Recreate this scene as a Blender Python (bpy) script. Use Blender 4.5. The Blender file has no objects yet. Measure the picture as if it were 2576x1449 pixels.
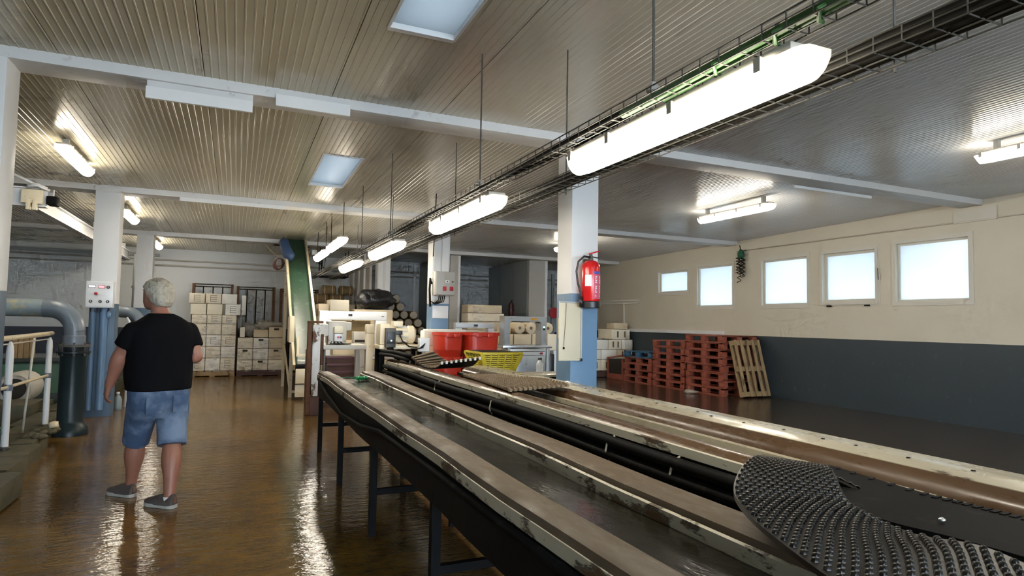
import bpy, bmesh, math, random
from mathutils import Vector, Matrix, noise as mnoise
random.seed(7)
scene = bpy.context.scene
COL = scene.collection
R = math.radians

# ------------------------------------------------------------------ camera
cam = bpy.data.cameras.new('camera')
camo = bpy.data.objects.new('camera', cam)
COL.objects.link(camo)
cam.sensor_width = 36.0
cam.lens = 1561.6 / 2576 * 36
cam.clip_start = 0.05
cam.clip_end = 200
yaw, pitch, roll = R(23.8935), R(3.1671), R(1.0007)
f0 = Vector((math.sin(yaw), math.cos(yaw), 0)); r0 = Vector((math.cos(yaw), -math.sin(yaw), 0)); u0 = Vector((0, 0, 1))
fw = math.cos(pitch) * f0 + math.sin(pitch) * u0
up = math.cos(pitch) * u0 - math.sin(pitch) * f0
rt = math.cos(roll) * r0 + math.sin(roll) * up
up = math.cos(roll) * up - math.sin(roll) * r0
camo.matrix_world = Matrix(((rt.x, up.x, -fw.x, 0), (rt.y, up.y, -fw.y, 0), (rt.z, up.z, -fw.z, 1.45), (0, 0, 0, 1)))
scene.camera = camo

# ------------------------------------------------------------------ world: bright overcast sky
w = bpy.data.worlds.new('world'); scene.world = w
w.use_nodes = True
bg = w.node_tree.nodes['Background']
bg.inputs[0].default_value = (0.72, 0.86, 1.0, 1)
bg.inputs[1].default_value = 9.0

# ------------------------------------------------------------------ exposure
vs = scene.view_settings
vs.view_transform = 'Standard'
vs.look = 'None'
vs.gamma = 1.0
vs.use_curve_mapping = False
vs.exposure = 1.08
LAMP = 20.0          # emission of the fluorescent tubes
scene.cycles.max_bounces = 5
scene.cycles.diffuse_bounces = 3
scene.cycles.glossy_bounces = 3
scene.cycles.transmission_bounces = 6
scene.cycles.caustics_reflective = False
scene.cycles.caustics_refractive = False
scene.cycles.use_denoising = True
scene.cycles.use_adaptive_sampling = True
scene.cycles.adaptive_threshold = 0.11
scene.cycles.adaptive_min_samples = 12
scene.cycles.sample_clamp_indirect = 6.0

# ------------------------------------------------------------------ materials
MATS = {}
def newmat(name):
    m = bpy.data.materials.new(name); m.use_nodes = True
    nt = m.node_tree
    return m, nt, nt.nodes['Principled BSDF']
def N(nt, t, **kw):
    n = nt.nodes.new(t)
    for k, v in kw.items():
        if k in n.inputs: n.inputs[k].default_value = v
        else: setattr(n, k, v)
    return n
def L(nt, a, b): nt.links.new(a, b)
def coords(nt, scale=(1, 1, 1), kind='Position'):
    if kind == 'Position':
        s = N(nt, 'ShaderNodeNewGeometry').outputs['Position']
    else:
        s = N(nt, 'ShaderNodeTexCoord').outputs['Object']
    mp = N(nt, 'ShaderNodeMapping'); mp.inputs['Scale'].default_value = scale
    L(nt, s, mp.inputs['Vector']); return mp.outputs['Vector']
def noise(nt, vec, scale, detail=4, rough=0.55):
    n = N(nt, 'ShaderNodeTexNoise'); n.inputs['Scale'].default_value = scale
    n.inputs['Detail'].default_value = detail; n.inputs['Roughness'].default_value = rough
    L(nt, vec, n.inputs['Vector']); return n.outputs['Fac']
def ramp(nt, fac, stops, interp='LINEAR'):
    r = N(nt, 'ShaderNodeValToRGB'); r.color_ramp.interpolation = interp
    el = r.color_ramp.elements
    while len(el) < len(stops): el.new(0.5)
    for e, (p, c) in zip(el, stops):
        e.position = p
        e.color = (c, c, c, 1) if isinstance(c, (int, float)) else (c[0], c[1], c[2], 1)
    L(nt, fac, r.inputs['Fac']); return r.outputs['Color']
def mix(nt, fac, a, b):
    m = N(nt, 'ShaderNodeMix', data_type='RGBA')
    if isinstance(fac, (int, float)): m.inputs[0].default_value = fac
    else: L(nt, fac, m.inputs[0])
    for i, v in ((6, a), (7, b)):
        if isinstance(v, tuple): m.inputs[i].default_value = (v[0], v[1], v[2], 1)
        else: L(nt, v, m.inputs[i])
    return m.outputs[2]
def bump(nt, b, h, strength=0.3, dist=0.01):
    n = N(nt, 'ShaderNodeBump'); n.inputs['Strength'].default_value = strength; n.inputs['Distance'].default_value = dist
    L(nt, h, n.inputs['Height']); L(nt, n.outputs['Normal'], b.inputs['Normal'])
def sh(c, k): return tuple(max(0, min(1, x * k)) for x in c)
def pm(name, col, rough=0.5, metal=0.0, var=0.15, scale=6, dirt=None, dirt_amt=0.45, bmp=0.0, bscale=40, stretch=(1, 1, 1), spec=0.5):
    """painted / plain surface with mottled tone and optional dirt patches"""
    if name in MATS: return MATS[name]
    m, nt, b = newmat(name)
    v = coords(nt, stretch)
    c = mix(nt, noise(nt, v, scale), sh(col, 1 - var), sh(col, 1 + var))
    if dirt:
        d = ramp(nt, noise(nt, v, scale * 1.7, 6, 0.65), [(1 - dirt_amt - 0.04, 0.0), (1 - dirt_amt + 0.06, 1.0)])
        c = mix(nt, d, c, dirt)
    L(nt, c, b.inputs['Base Color'])
    b.inputs['Roughness'].default_value = rough; b.inputs['Metallic'].default_value = metal
    b.inputs['Specular IOR Level'].default_value = spec
    if bmp: bump(nt, b, noise(nt, v, bscale, 5), bmp, 0.01)
    MATS[name] = m; return m
def emis(name, col, strength):
    m, nt, b = newmat(name)
    b.inputs['Base Color'].default_value = (0.9, 0.9, 0.9, 1)
    b.inputs['Emission Color'].default_value = (*col, 1); b.inputs['Emission Strength'].default_value = strength
    return m

def floor_material():
    m, nt, b = newmat('wet_concrete')
    v = coords(nt)
    n1 = noise(nt, v, 0.55, 5, 0.6); n2 = noise(nt, v, 3.2, 6, 0.65)
    base = mix(nt, ramp(nt, n1, [(0.35, 0.0), (0.65, 1.0)]), (0.090, 0.047, 0.009), (0.20, 0.112, 0.022))
    base = mix(nt, ramp(nt, n2, [(0.45, 0.0), (0.7, 0.7)]), base, (0.055, 0.033, 0.013))
    sx = N(nt, 'ShaderNodeSeparateXYZ'); L(nt, v, sx.inputs[0])
    g = N(nt, 'ShaderNodeMapRange', clamp=True); g.inputs[1].default_value = 0.4; g.inputs[2].default_value = 2.6
    L(nt, sx.outputs[0], g.inputs[0])
    grey = mix(nt, n2, (0.045, 0.034, 0.024), (0.082, 0.062, 0.045))
    L(nt, mix(nt, g.outputs[0], base, grey), b.inputs['Base Color'])
    L(nt, ramp(nt, noise(nt, v, 0.9, 5, 0.6), [(0.30, 0.03), (0.50, 0.08), (0.75, 0.16)]), b.inputs['Roughness'])
    b.inputs['IOR'].default_value = 1.36
    va = coords(nt, (1, 2.4, 1))
    h = N(nt, 'ShaderNodeMath', operation='ADD')
    L(nt, noise(nt, va, 7, 3), h.inputs[0])
    h2 = N(nt, 'ShaderNodeMath', operation='MULTIPLY'); h2.inputs[1].default_value = 0.25
    L(nt, noise(nt, va, 34, 3), h2.inputs[0]); L(nt, h2.outputs[0], h.inputs[1])
    bump(nt, b, h.outputs[0], 0.10, 0.05)
    return m
def ceiling_material():
    m, nt, b = newmat('ceiling_sheet')
    v = coords(nt)
    sx = N(nt, 'ShaderNodeSeparateXYZ'); L(nt, v, sx.inputs[0])
    g = N(nt, 'ShaderNodeMapRange', clamp=True); g.inputs[1].default_value = 0.5; g.inputs[2].default_value = 5.0
    L(nt, sx.outputs[0], g.inputs[0])
    n1 = noise(nt, v, 0.7, 5, 0.6)
    tan = mix(nt, n1, (0.44, 0.40, 0.29), (0.54, 0.50, 0.39))
    grey = mix(nt, n1, (0.50, 0.50, 0.49), (0.60, 0.60, 0.60))
    c = mix(nt, g.outputs[0], tan, grey)  # window reflection put into the colour: tan turns grey toward the windows
    # mould stains spreading from the near corner over the tank side
    d = ramp(nt, noise(nt, v, 2.6, 7, 0.7), [(0.52, 0.0), (0.64, 1.0)])
    md = N(nt, 'ShaderNodeMapRange', clamp=True); md.inputs[1].default_value = -2.3; md.inputs[2].default_value = -1.2; md.inputs[3].default_value = 1.0; md.inputs[4].default_value = 0.0
    L(nt, sx.outputs[0], md.inputs[0])
    mm = N(nt, 'ShaderNodeMath', operation='MULTIPLY'); L(nt, d, mm.inputs[0]); L(nt, md.outputs[0], mm.inputs[1])
    c = mix(nt, mm.outputs[0], c, (0.07, 0.075, 0.065))
    L(nt, c, b.inputs['Base Color'])
    b.inputs['Roughness'].default_value = 0.24
    b.inputs['Specular IOR Level'].default_value = 0.7
    return m
def two_tone(name, hi, lo, zsplit, rough=0.55, var=0.08, scuff=None):
    m, nt, b = newmat(name)
    v = coords(nt)
    sx = N(nt, 'ShaderNodeSeparateXYZ'); L(nt, v, sx.inputs[0])
    st = N(nt, 'ShaderNodeMath', operation='GREATER_THAN'); st.inputs[1].default_value = zsplit
    L(nt, sx.outputs[2], st.inputs[0])
    n = noise(nt, v, 1.6, 6, 0.6)
    a = mix(nt, n, sh(lo, 1 - 2 * var), sh(lo, 1 + 2 * var)); h = mix(nt, n, sh(hi, 1 - var), sh(hi, 1 + var))
    if scuff:
        s = ramp(nt, noise(nt, coords(nt, (1, 1, 0.6)), 9, 7, 0.7), [(0.60, 0.0), (0.68, 0.6)])
        a = mix(nt, s, a, scuff)
    L(nt, mix(nt, st.outputs[0], a, h), b.inputs['Base Color'])
    b.inputs['Roughness'].default_value = rough
    bump(nt, b, noise(nt, v, 30, 4), 0.08, 0.01)
    return m
def peeled(name, paint, under, amt=0.5, scale=9, rough=0.45, stretch=(1, 0.35, 1)):
    m, nt, b = newmat(name)
    b.inputs['Specular IOR Level'].default_value = 0.3
    v = coords(nt, stretch)
    n = noise(nt, v, scale, 8, 0.68)
    mask = ramp(nt, n, [(amt - 0.02, 0.0), (amt + 0.02, 1.0)])
    edge = ramp(nt, n, [(amt - 0.05, 0.0), (amt - 0.01, 1.0), (amt + 0.02, 0.0)])
    u = mix(nt, noise(nt, v, 3), sh(under, 0.65), sh(under, 1.3))
    c = mix(nt, mask, paint, u)
    c = mix(nt, edge, c, sh(under, 0.35))
    L(nt, c, b.inputs['Base Color'])
    L(nt, ramp(nt, n, [(0.4, rough - 0.12), (0.6, rough + 0.15)]), b.inputs['Roughness'])
    bump(nt, b, mask, 0.25, 0.004)
    return m

M = {}
M['floor'] = floor_material()
M['ceiling'] = ceiling_material()
M['wall'] = two_tone('wall_cream_slate', (0.60, 0.55, 0.45), (0.030, 0.043, 0.052), 1.25, 0.5, 0.07, (0.07, 0.085, 0.085))
M['wall_back'] = two_tone('wall_pale_slate', (0.56, 0.58, 0.59), (0.030, 0.036, 0.052), 1.15, 0.55, 0.05)
M['column'] = two_tone('column_white_blue', (0.64, 0.65, 0.66), (0.135, 0.235, 0.36), 1.76, 0.45, 0.05, (0.25, 0.3, 0.33))
M['columnb'] = two_tone('column_white_darkblue', (0.66, 0.67, 0.68), (0.075, 0.13, 0.20), 1.62, 0.45, 0.05)
M['beam'] = pm('beam_white', (0.62, 0.62, 0.62), 0.5, 0, 0.1, 3, (0.35, 0.33, 0.3), 0.33)
M['white'] = pm('white_paint', (0.72, 0.73, 0.74), 0.4, 0, 0.05)
M['cream'] = pm('cream_paint', (0.60, 0.52, 0.36), 0.42, 0, 0.1, 5, (0.30, 0.22, 0.12), 0.36)
M['panel'] = pm('partition_panel', (0.44, 0.42, 0.38), 0.5, 0, 0.06)
M['panel_dark'] = pm('partition_grey', (0.25, 0.275, 0.28), 0.5, 0, 0.06)
M['frame'] = pm('window_frame', (0.60, 0.57, 0.50), 0.5, 0, 0.05)
M['rust'] = pm('rust', (0.105, 0.045, 0.018), 0.75, 0, 0.4, 14, (0.04, 0.02, 0.01), 0.4, 0.3)
M['rusty_white'] = peeled('rusty_white', (0.62, 0.63, 0.63), (0.12, 0.05, 0.02), 0.60, 7, 0.45, (1, 1, 0.5))
M['rim'] = peeled('rim_peeled', (0.42, 0.37, 0.27), (0.088, 0.062, 0.036), 0.37, 7, 0.55)
M['rim2'] = peeled('rim_face_peeled', (0.44, 0.42, 0.33), (0.08, 0.045, 0.02), 0.60, 8, 0.4)
M['rim_cream'] = peeled('rim_cream', (0.38, 0.345, 0.255), (0.12, 0.07, 0.035), 0.68, 6, 0.28)
M['rim_brown'] = peeled('rim_brown', (0.32, 0.27, 0.17), (0.07, 0.04, 0.02), 0.37, 5, 0.28)
M['black_steel'] = pm('black_steel', (0.0065, 0.0065, 0.007), 0.6, 0, 0.4, 9, (0.02, 0.016, 0.012), 0.3, spec=0.08)
M['dark_rubber'] = pm('dark_rubber', (0.005, 0.005, 0.005), 0.6, 0, 0.5, 9, (0.012, 0.012, 0.011), 0.4, spec=0.06)
M['mat_rubber'] = pm('mat_rubber', (0.008, 0.0068, 0.0055), 0.36, 0, 0.4, 12, (0.022, 0.017, 0.012), 0.3, spec=0.32)
M['mat_tan'] = pm('mat_tan', (0.19, 0.14, 0.085), 0.6, 0, 0.25, 12)
M['silt'] = pm('silt', (0.012, 0.011, 0.008), 0.6, 0, 0.5, 6, spec=0.25)
M['galv'] = pm('galvanised_wire', (0.09, 0.088, 0.08), 0.5, 0.3, 0.2, 20, spec=0.3)
M['cable'] = pm('cable_black', (0.010, 0.009, 0.007), 0.6, 0, 0.3, 20, spec=0.15)
M['cable_green'] = pm('cable_green', (0.05, 0.14, 0.04), 0.55, 0, 0.35, 12)
M['pvc'] = pm('pvc_grey', (0.135, 0.165, 0.20), 0.35, 0, 0.15, 4, (0.30, 0.27, 0.2), 0.34)
M['pvc_light'] = pm('pvc_pale', (0.22, 0.275, 0.30), 0.38, 0, 0.12, 4, (0.36, 0.33, 0.22), 0.42)
M['iron_teal'] = pm('cast_iron_teal', (0.010, 0.019, 0.023), 0.35, 0, 0.3, 6, spec=0.25)
M['moss'] = pm('moss_concrete', (0.062, 0.052, 0.026), 0.6, 0, 0.4, 5, (0.035, 0.042, 0.010), 0.45, 0.5, 18)
M['pit'] = pm('pit_concrete', (0.03, 0.042, 0.040), 0.25, 0, 0.4, 3)
M['green_tank'] = pm('green_tank', (0.055, 0.14, 0.09), 0.45, 0, 0.2, 3)
M['net'] = pm('green_net', (0.012, 0.075, 0.065), 0.6, 0, 0.5, 14, (0.02, 0.03, 0.02), 0.4, 0.6, 60)
M['blue_conduit'] = pm('blue_conduit', (0.115, 0.20, 0.33), 0.3, 0, 0.2, 5)
M['red_plastic'] = pm('red_plastic', (0.29, 0.075, 0.045), 0.5, 0, 0.25, 8, (0.12, 0.04, 0.03), 0.4)
M['blue_plastic'] = pm('blue_plastic', (0.045, 0.12, 0.21), 0.5, 0, 0.2, 8)
M['tub'] = pm('tub_red', (0.52, 0.035, 0.016), 0.3, 0, 0.15, 4)
M['yellow'] = pm('yellow_plastic', (0.52, 0.42, 0.03), 0.38, 0, 0.15, 6)
M['ext_red'] = pm('extinguisher_red', (0.58, 0.012, 0.014), 0.22, 0, 0.04)
M['black'] = pm('black_plastic', (0.012, 0.012, 0.014), 0.4, 0, 0.2)
M['card'] = pm('cardboard_pale', (0.84, 0.76, 0.60), 0.7, 0, 0.08, 4)
M['card2'] = pm('cardboard_buff', (0.68, 0.57, 0.40), 0.7, 0, 0.1, 4)
M['card3'] = pm('cardboard_white', (0.88, 0.85, 0.77), 0.65, 0, 0.07, 4)
M['ink'] = pm('print_brown', (0.17, 0.13, 0.09), 0.7)
M['slot'] = pm('slot_dark', (0.02, 0.016, 0.012), 0.8)
M['wood'] = pm('pallet_wood', (0.33, 0.225, 0.115), 0.75, 0, 0.3, 5, (0.12, 0.08, 0.045), 0.4, 0.2, 30, (1, 1, 0.25))
M['wood_dark'] = pm('pallet_wood_dark', (0.085, 0.042, 0.034), 0.75, 0, 0.3, 7)
M['stainless'] = pm('stainless', (0.62, 0.65, 0.68), 0.26, 0.85, 0.06, 3)
M['machine_white'] = pm('machine_white', (0.72, 0.74, 0.76), 0.28, 0, 0.04)
M['machine_cream'] = pm('machine_cream', (0.74, 0.66, 0.48), 0.35, 0, 0.08, 5, (0.4, 0.3, 0.18), 0.3)
M['machine_grey'] = pm('machine_grey', (0.50, 0.48, 0.43), 0.42, 0, 0.1, 6, (0.26, 0.19, 0.12), 0.35)
M['box_grey'] = pm('enclosure_grey', (0.44, 0.44, 0.41), 0.4, 0, 0.04)
M['belt_green'] = pm('belt_green', (0.022, 0.052, 0.032), 0.33, 0, 0.2, 4, (0.05, 0.10, 0.065), 0.4)
M['roll'] = pm('roll_end', (0.46, 0.42, 0.34), 0.75, 0, 0.12, 10)
M['burlap'] = pm('burlap', (0.25, 0.175, 0.085), 0.85, 0, 0.3, 18, None, 0.4, 0.3, 60)
M['blue_sack'] = pm('blue_sack', (0.025, 0.055, 0.14), 0.5, 0, 0.3, 12, None, 0.4, 0.5, 25)
M['screen_red'] = emis('display_red', (1.0, 0.05, 0.1), 1.2)
M['screen_white'] = emis('display_white', (0.9, 0.95, 1.0), 0.9)
M['led_green'] = emis('led_green', (0.1, 1.0, 0.5), 2.0)
M['red_knob'] = pm('red_knob', (0.45, 0.02, 0.03), 0.4)
M['orange'] = pm('orange_label', (0.65, 0.33, 0.05), 0.5)
M['blue_label'] = pm('blue_label', (0.05, 0.09, 0.42), 0.4)
M['pink_label'] = pm('pink_label', (0.62, 0.10, 0.16), 0.35)
M['board'] = pm('board_cream', (0.58, 0.52, 0.38), 0.5, 0, 0.06, 3)
M['alu'] = pm('aluminium', (0.7, 0.71, 0.72), 0.3, 0.7, 0.05)
M['skin'] = pm('skin', (0.25, 0.105, 0.068), 0.5, 0, 0.12, 9)
M['shirt'] = pm('shirt_black', (0.0045, 0.0045, 0.0055), 0.9, 0, 0.2, 10, spec=0.06)
M['hair'] = pm('hair_grey', (0.34, 0.31, 0.25), 0.6, 0, 0.25, 45, (0.20, 0.17, 0.12), 0.4, 0.6, 90, (1, 1, 0.4))
M['shoe'] = pm('shoe_canvas', (0.055, 0.043, 0.038), 0.8, 0, 0.2, 30)
M['shoe_brown'] = pm('shoe_heel', (0.12, 0.055, 0.03), 0.7)
M['sole'] = pm('shoe_sole', (0.33, 0.32, 0.29), 0.6)
M['sock'] = pm('sock_white', (0.55, 0.54, 0.52), 0.8)
M['glow'] = emis('tube_diffuser', (1.0, 0.90, 0.74), LAMP)
M['clip'] = pm('lamp_housing', (0.42, 0.40, 0.36), 0.5)

def denim():
    m, nt, b = newmat('denim')
    v = coords(nt)
    c = mix(nt, ramp(nt, noise(nt, v, 5, 4), [(0.40, 0.0), (0.62, 1.0)]), (0.035, 0.065, 0.125), (0.135, 0.185, 0.27))
    L(nt, c, b.inputs['Base Color']); b.inputs['Roughness'].default_value = 0.85
    bump(nt, b, noise(nt, v, 14, 4), 0.3, 0.02); return m
M['denim'] = denim()
def film():
    m, nt, b = newmat('stretch_film')
    b.inputs['Base Color'].default_value = (0.9, 0.92, 0.95, 1); b.inputs['Roughness'].default_value = 0.16
    v = coords(nt, (1.5, 1.5, 7))
    h = noise(nt, v, 7, 5); bump(nt, b, h, 0.8, 0.03)
    L(nt, ramp(nt, noise(nt, coords(nt, (1, 1, 3)), 5, 4), [(0.48, 0.04), (0.72, 0.36)]), b.inputs['Alpha'])
    return m
M['film'] = film()
def polythene():
    m, nt, b = newmat('clear_polythene')
    b.inputs['Base Color'].default_value = (0.75, 0.72, 0.66, 1); b.inputs['Roughness'].default_value = 0.15
    b.inputs['Alpha'].default_value = 0.45
    bump(nt, b, noise(nt, coords(nt), 16, 5), 0.6, 0.03); return m
M['poly'] = polythene()
def bag_black():
    m, nt, b = newmat('black_bag')
    b.inputs['Base Color'].default_value = (0.008, 0.009, 0.012, 1); b.inputs['Roughness'].default_value = 0.3
    bump(nt, b, noise(nt, coords(nt), 9, 5), 0.8, 0.05); return m
M['bag'] = bag_black()
def water():
    m, nt, b = newmat('dark_water')
    v = coords(nt)
    c = mix(nt, noise(nt, v, 5, 6, 0.7), (0.004, 0.004, 0.003), (0.022, 0.020, 0.013))
    L(nt, c, b.inputs['Base Color'])
    L(nt, ramp(nt, noise(nt, v, 3, 4), [(0.35, 0.12), (0.65, 0.24)]), b.inputs['Roughness'])
    b.inputs['Specular IOR Level'].default_value = 0.28
    bump(nt, b, noise(nt, coords(nt, (1, 0.6, 1)), 22, 4), 0.14, 0.02); return m
M['water'] = water()
def frosted(name='frosted_glass', k=0.44):
    m, nt, b = newmat(name)
    nt.nodes.remove(b)
    out = nt.nodes['Material Output']
    t = N(nt, 'ShaderNodeBsdfTranslucent'); t.inputs[0].default_value = (0.94 * k, 0.98 * k, 1.0 * k, 1)
    g = N(nt, 'ShaderNodeBsdfGlossy'); g.inputs['Roughness'].default_value = 0.25
    mx = N(nt, 'ShaderNodeMixShader'); mx.inputs[0].default_value = 0.06
    L(nt, t.outputs[0], mx.inputs[1]); L(nt, g.outputs[0], mx.inputs[2]); L(nt, mx.outputs[0], out.inputs[0])
    return m
M['frosted'] = frosted(); M['rooflight'] = frosted('rooflight_sheet', 0.225)
def clear_plastic():
    m, nt, b = newmat('clear_plastic')
    b.inputs['Base Color'].default_value = (0.8, 0.83, 0.85, 1); b.inputs['Roughness'].default_value = 0.08
    b.inputs['Alpha'].default_value = 0.35; return m
M['clear'] = clear_plastic()

# ------------------------------------------------------------------ mesh helpers
class MB:
    def __init__(s): s.v = []; s.f = []
    def add(s, vs, fs):
        o = len(s.v); s.v += [tuple(p) for p in vs]; s.f += [tuple(i + o for i in f) for f in fs]; return s
    def box(s, x0, x1, y0, y1, z0, z1):
        return s.add([(x0, y0, z0), (x1, y0, z0), (x1, y1, z0), (x0, y1, z0), (x0, y0, z1), (x1, y0, z1), (x1, y1, z1), (x0, y1, z1)],
                     [(0, 3, 2, 1), (4, 5, 6, 7), (0, 1, 5, 4), (1, 2, 6, 5), (2, 3, 7, 6), (3, 0, 4, 7)])
    def bbox(s, x0, x1, y0, y1, z0, z1, b=0.01):
        """box with chamfered edges"""
        bm = bmesh.new(); bmesh.ops.create_cube(bm, size=1)
        for v in bm.verts:
            v.co = Vector(((x0 + x1) / 2 + v.co.x * (x1 - x0), (y0 + y1) / 2 + v.co.y * (y1 - y0), (z0 + z1) / 2 + v.co.z * (z1 - z0)))
        bmesh.ops.bevel(bm, geom=bm.edges[:], offset=b, segments=2, profile=0.6, affect='EDGES')
        bm.verts.index_update()
        s.add([v.co for v in bm.verts], [[v.index for v in f.verts] for f in bm.faces]); bm.free(); return s
    def bar(s, a, b, w, h, upv=(0, 0, 1)):
        """rectangular bar from a to b"""
        a, b = Vector(a), Vector(b); d = (b - a).normalized(); u = Vector(upv)
        if abs(d.dot(u)) > 0.98: u = Vector((0, 1, 0))
        r = d.cross(u).normalized(); u = r.cross(d)
        vs = []
        for p in (a, b):
            for i, j in ((-1, -1), (1, -1), (1, 1), (-1, 1)): vs.append(p + r * (i * w / 2) + u * (j * h / 2))
        return s.add(vs, [(0, 1, 2, 3), (4, 7, 6, 5), (0, 4, 5, 1), (1, 5, 6, 2), (2, 6, 7, 3), (3, 7, 4, 0)])
    def tube(s, pts, r, n=10, caps=True):
        pts = [Vector(p) for p in pts]; rs = r if isinstance(r, (list, tuple)) else [r] * len(pts)
        o = len(s.v); prev = None
        for i, p in enumerate(pts):
            t = (pts[min(i + 1, len(pts) - 1)] - pts[max(i - 1, 0)]).normalized()
            if prev is None:
                a = Vector((0, 0, 1)) if abs(t.z) < 0.9 else Vector((1, 0, 0))
                nrm = t.cross(a).normalized()
            else:
                nrm = (prev - t * prev.dot(t)).normalized()
            prev = nrm; bn = t.cross(nrm)
            for k in range(n):
                an = 2 * math.pi * k / n
                s.v.append(tuple(p + (nrm * math.cos(an) + bn * math.sin(an)) * rs[i]))
        for i in range(len(pts) - 1):
            for k in range(n):
                k2 = (k + 1) % n
                s.f.append((o + i * n + k, o + i * n + k2, o + (i + 1) * n + k2, o + (i + 1) * n + k))
        if caps:
            s.f.append(tuple(o + k for k in reversed(range(n)))); e = o + (len(pts) - 1) * n
            s.f.append(tuple(e + k for k in range(n)))
        return s
    def lathe(s, prof, c=(0, 0, 0), n=24, axis='z', sx=1, sy=1):
        """prof: (radius, height) pairs"""
        o = len(s.v); c = Vector(c)
        for r, h in prof:
            for k in range(n):
                a = 2 * math.pi * k / n; x, y = r * math.cos(a) * sx, r * math.sin(a) * sy
                p = {'z': (x, y, h), 'x': (h, x, y), 'y': (x, h, y)}[axis]
                s.v.append(tuple(c + Vector(p)))
        for i in range(len(prof) - 1):
            for k in range(n):
                k2 = (k + 1) % n
                s.f.append((o + i * n + k, o + i * n + k2, o + (i + 1) * n + k2, o + (i + 1) * n + k))
        s.f.append(tuple(o + k for k in reversed(range(n)))); e = o + (len(prof) - 1) * n
        s.f.append(tuple(e + k for k in range(n)))
        return s
    def sweep_y(s, prof, ys, dx=None, dz=None):
        """closed (x,z) profile swept along y"""
        n = len(prof); o = len(s.v)
        for i, y in enumerate(ys):
            ox = dx[i] if dx else 0; oz = dz[i] if dz else 0
            for x, z in prof: s.v.append((x + ox, y, z + oz))
        for i in range(len(ys) - 1):
            for k in range(n):
                k2 = (k + 1) % n
                s.f.append((o + i * n + k, o + (i + 1) * n + k, o + (i + 1) * n + k2, o + i * n + k2))
        s.f.append(tuple(o + k for k in range(n))); e = o + (len(ys) - 1) * n
        s.f.append(tuple(e + k for k in reversed(range(n)))); return s
    def ellipsoid(s, c, r, nu=16, nv=10, jit=0):
        prof = []
        o = len(s.v); c = Vector(c)
        for i in range(nv + 1):
            t = math.pi * i / nv
            for k in range(nu):
                a = 2 * math.pi * k / nu
                d = Vector((math.sin(t) * math.cos(a), math.sin(t) * math.sin(a), -math.cos(t)))
                q = 1 + (jit * mnoise.noise(d * 2.3 + c) if jit else 0)
                s.v.append((c.x + d.x * r[0] * q, c.y + d.y * r[1] * q, c.z + d.z * r[2] * q))
        for i in range(nv):
            for k in range(nu):
                k2 = (k + 1) % nu
                s.f.append((o + i * nu + k, o + i * nu + k2, o + (i + 1) * nu + k2, o + (i + 1) * nu + k))
        return s
    def grid(s, rows, thick=0.0):
        """rows of points -> surface, optionally thickened downwards"""
        o = len(s.v); m = len(rows[0])
        for r_ in rows:
            for p in r_: s.v.append(tuple(p))
        for i in range(len(rows) - 1):
            for k in range(m - 1):
                s.f.append((o + i * m + k, o + i * m + k + 1, o + (i + 1) * m + k + 1, o + (i + 1) * m + k))
        return s
    def build(s, name, mat, parent=None, smooth=False, origin=None):
        me = bpy.data.meshes.new(name)
        if parent is not None:
            base = Vector(parent['_w']) if '_w' in parent else Vector((0, 0, 0))
        elif origin is not None: base = Vector(origin)
        else:
            xs = [p[0] for p in s.v]; ys = [p[1] for p in s.v]; zs = [p[2] for p in s.v]
            base = Vector(((min(xs) + max(xs)) / 2, (min(ys) + max(ys)) / 2, min(zs)))
        me.from_pydata([(p[0] - base.x, p[1] - base.y, p[2] - base.z) for p in s.v], [], s.f)
        me.validate(); me.update()
        me.materials.append(mat)
        if smooth:
            me.shade_smooth() if hasattr(me, 'shade_smooth') else None
            if smooth != True:
                me.set_sharp_from_angle(angle=R(smooth))
        o = bpy.data.objects.new(name, me); COL.objects.link(o)
        if parent is not None:
            o.parent = parent; o['_w'] = tuple(base)
        else:
            o.location = base; o['_w'] = tuple(base)
        return o

def tag(o, label=None, cat=None, group=None, kind=None):
    if label: o['label'] = label
    if cat: o['category'] = cat
    if group: o['group'] = group
    if kind: o['kind'] = kind
    return o
def struct(o, label=None):
    o['kind'] = 'structure'
    if label: o['label'] = label
    return o
def thing(name, label, cat, loc=(0, 0, 0), group=None):
    o = bpy.data.objects.new(name, None); COL.objects.link(o)
    o.empty_display_size = 0.1
    o.location = loc; o['_w'] = tuple(loc)
    return tag(o, label, cat, group)
def setroot(name, kind='structure', loc=(0, 0, 0), label=None):
    o = bpy.data.objects.new(name, None); COL.objects.link(o); o.location = loc; o['_w'] = tuple(loc); o['kind'] = kind
    if label: o['label'] = label
    return o
def dup(root, loc, rotz=0.0, label=None, mat=None, rx=0.0, ry=0.0):
    r_ = root.copy(); COL.objects.link(r_); r_.location = loc; r_.rotation_euler = (rx, ry, rotz)
    if label: r_['label'] = label
    def kids(a, b):
        for ch in list(a.children):
            c = ch.copy(); COL.objects.link(c); c.parent = b
            if mat and c.type == 'MESH':
                c.material_slots[0].link = 'OBJECT'; c.material_slots[0].material = mat
            kids(ch, c)
    kids(root, r_)
    return r_
def box(name, mat, parent, *a): return MB().box(*a).build(name, mat, parent)
def bbox(name, mat, parent, *a, b=0.008): return MB().bbox(*a, b).build(name, mat, parent, smooth=35)
def arc(c, r, a0, a1, n, plane='xz'):
    out = []
    for i in range(n + 1):
        a = a0 + (a1 - a0) * i / n
        d = (math.cos(a) * r, math.sin(a) * r)
        out.append({'xz': (c[0] + d[0], c[1], c[2] + d[1]), 'xy': (c[0] + d[0], c[1] + d[1], c[2]), 'yz': (c[0], c[1] + d[0], c[2] + d[1])}[plane])
    return out
def zc(y): return 3.42 - 0.0145 * (y - 5.6)

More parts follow.
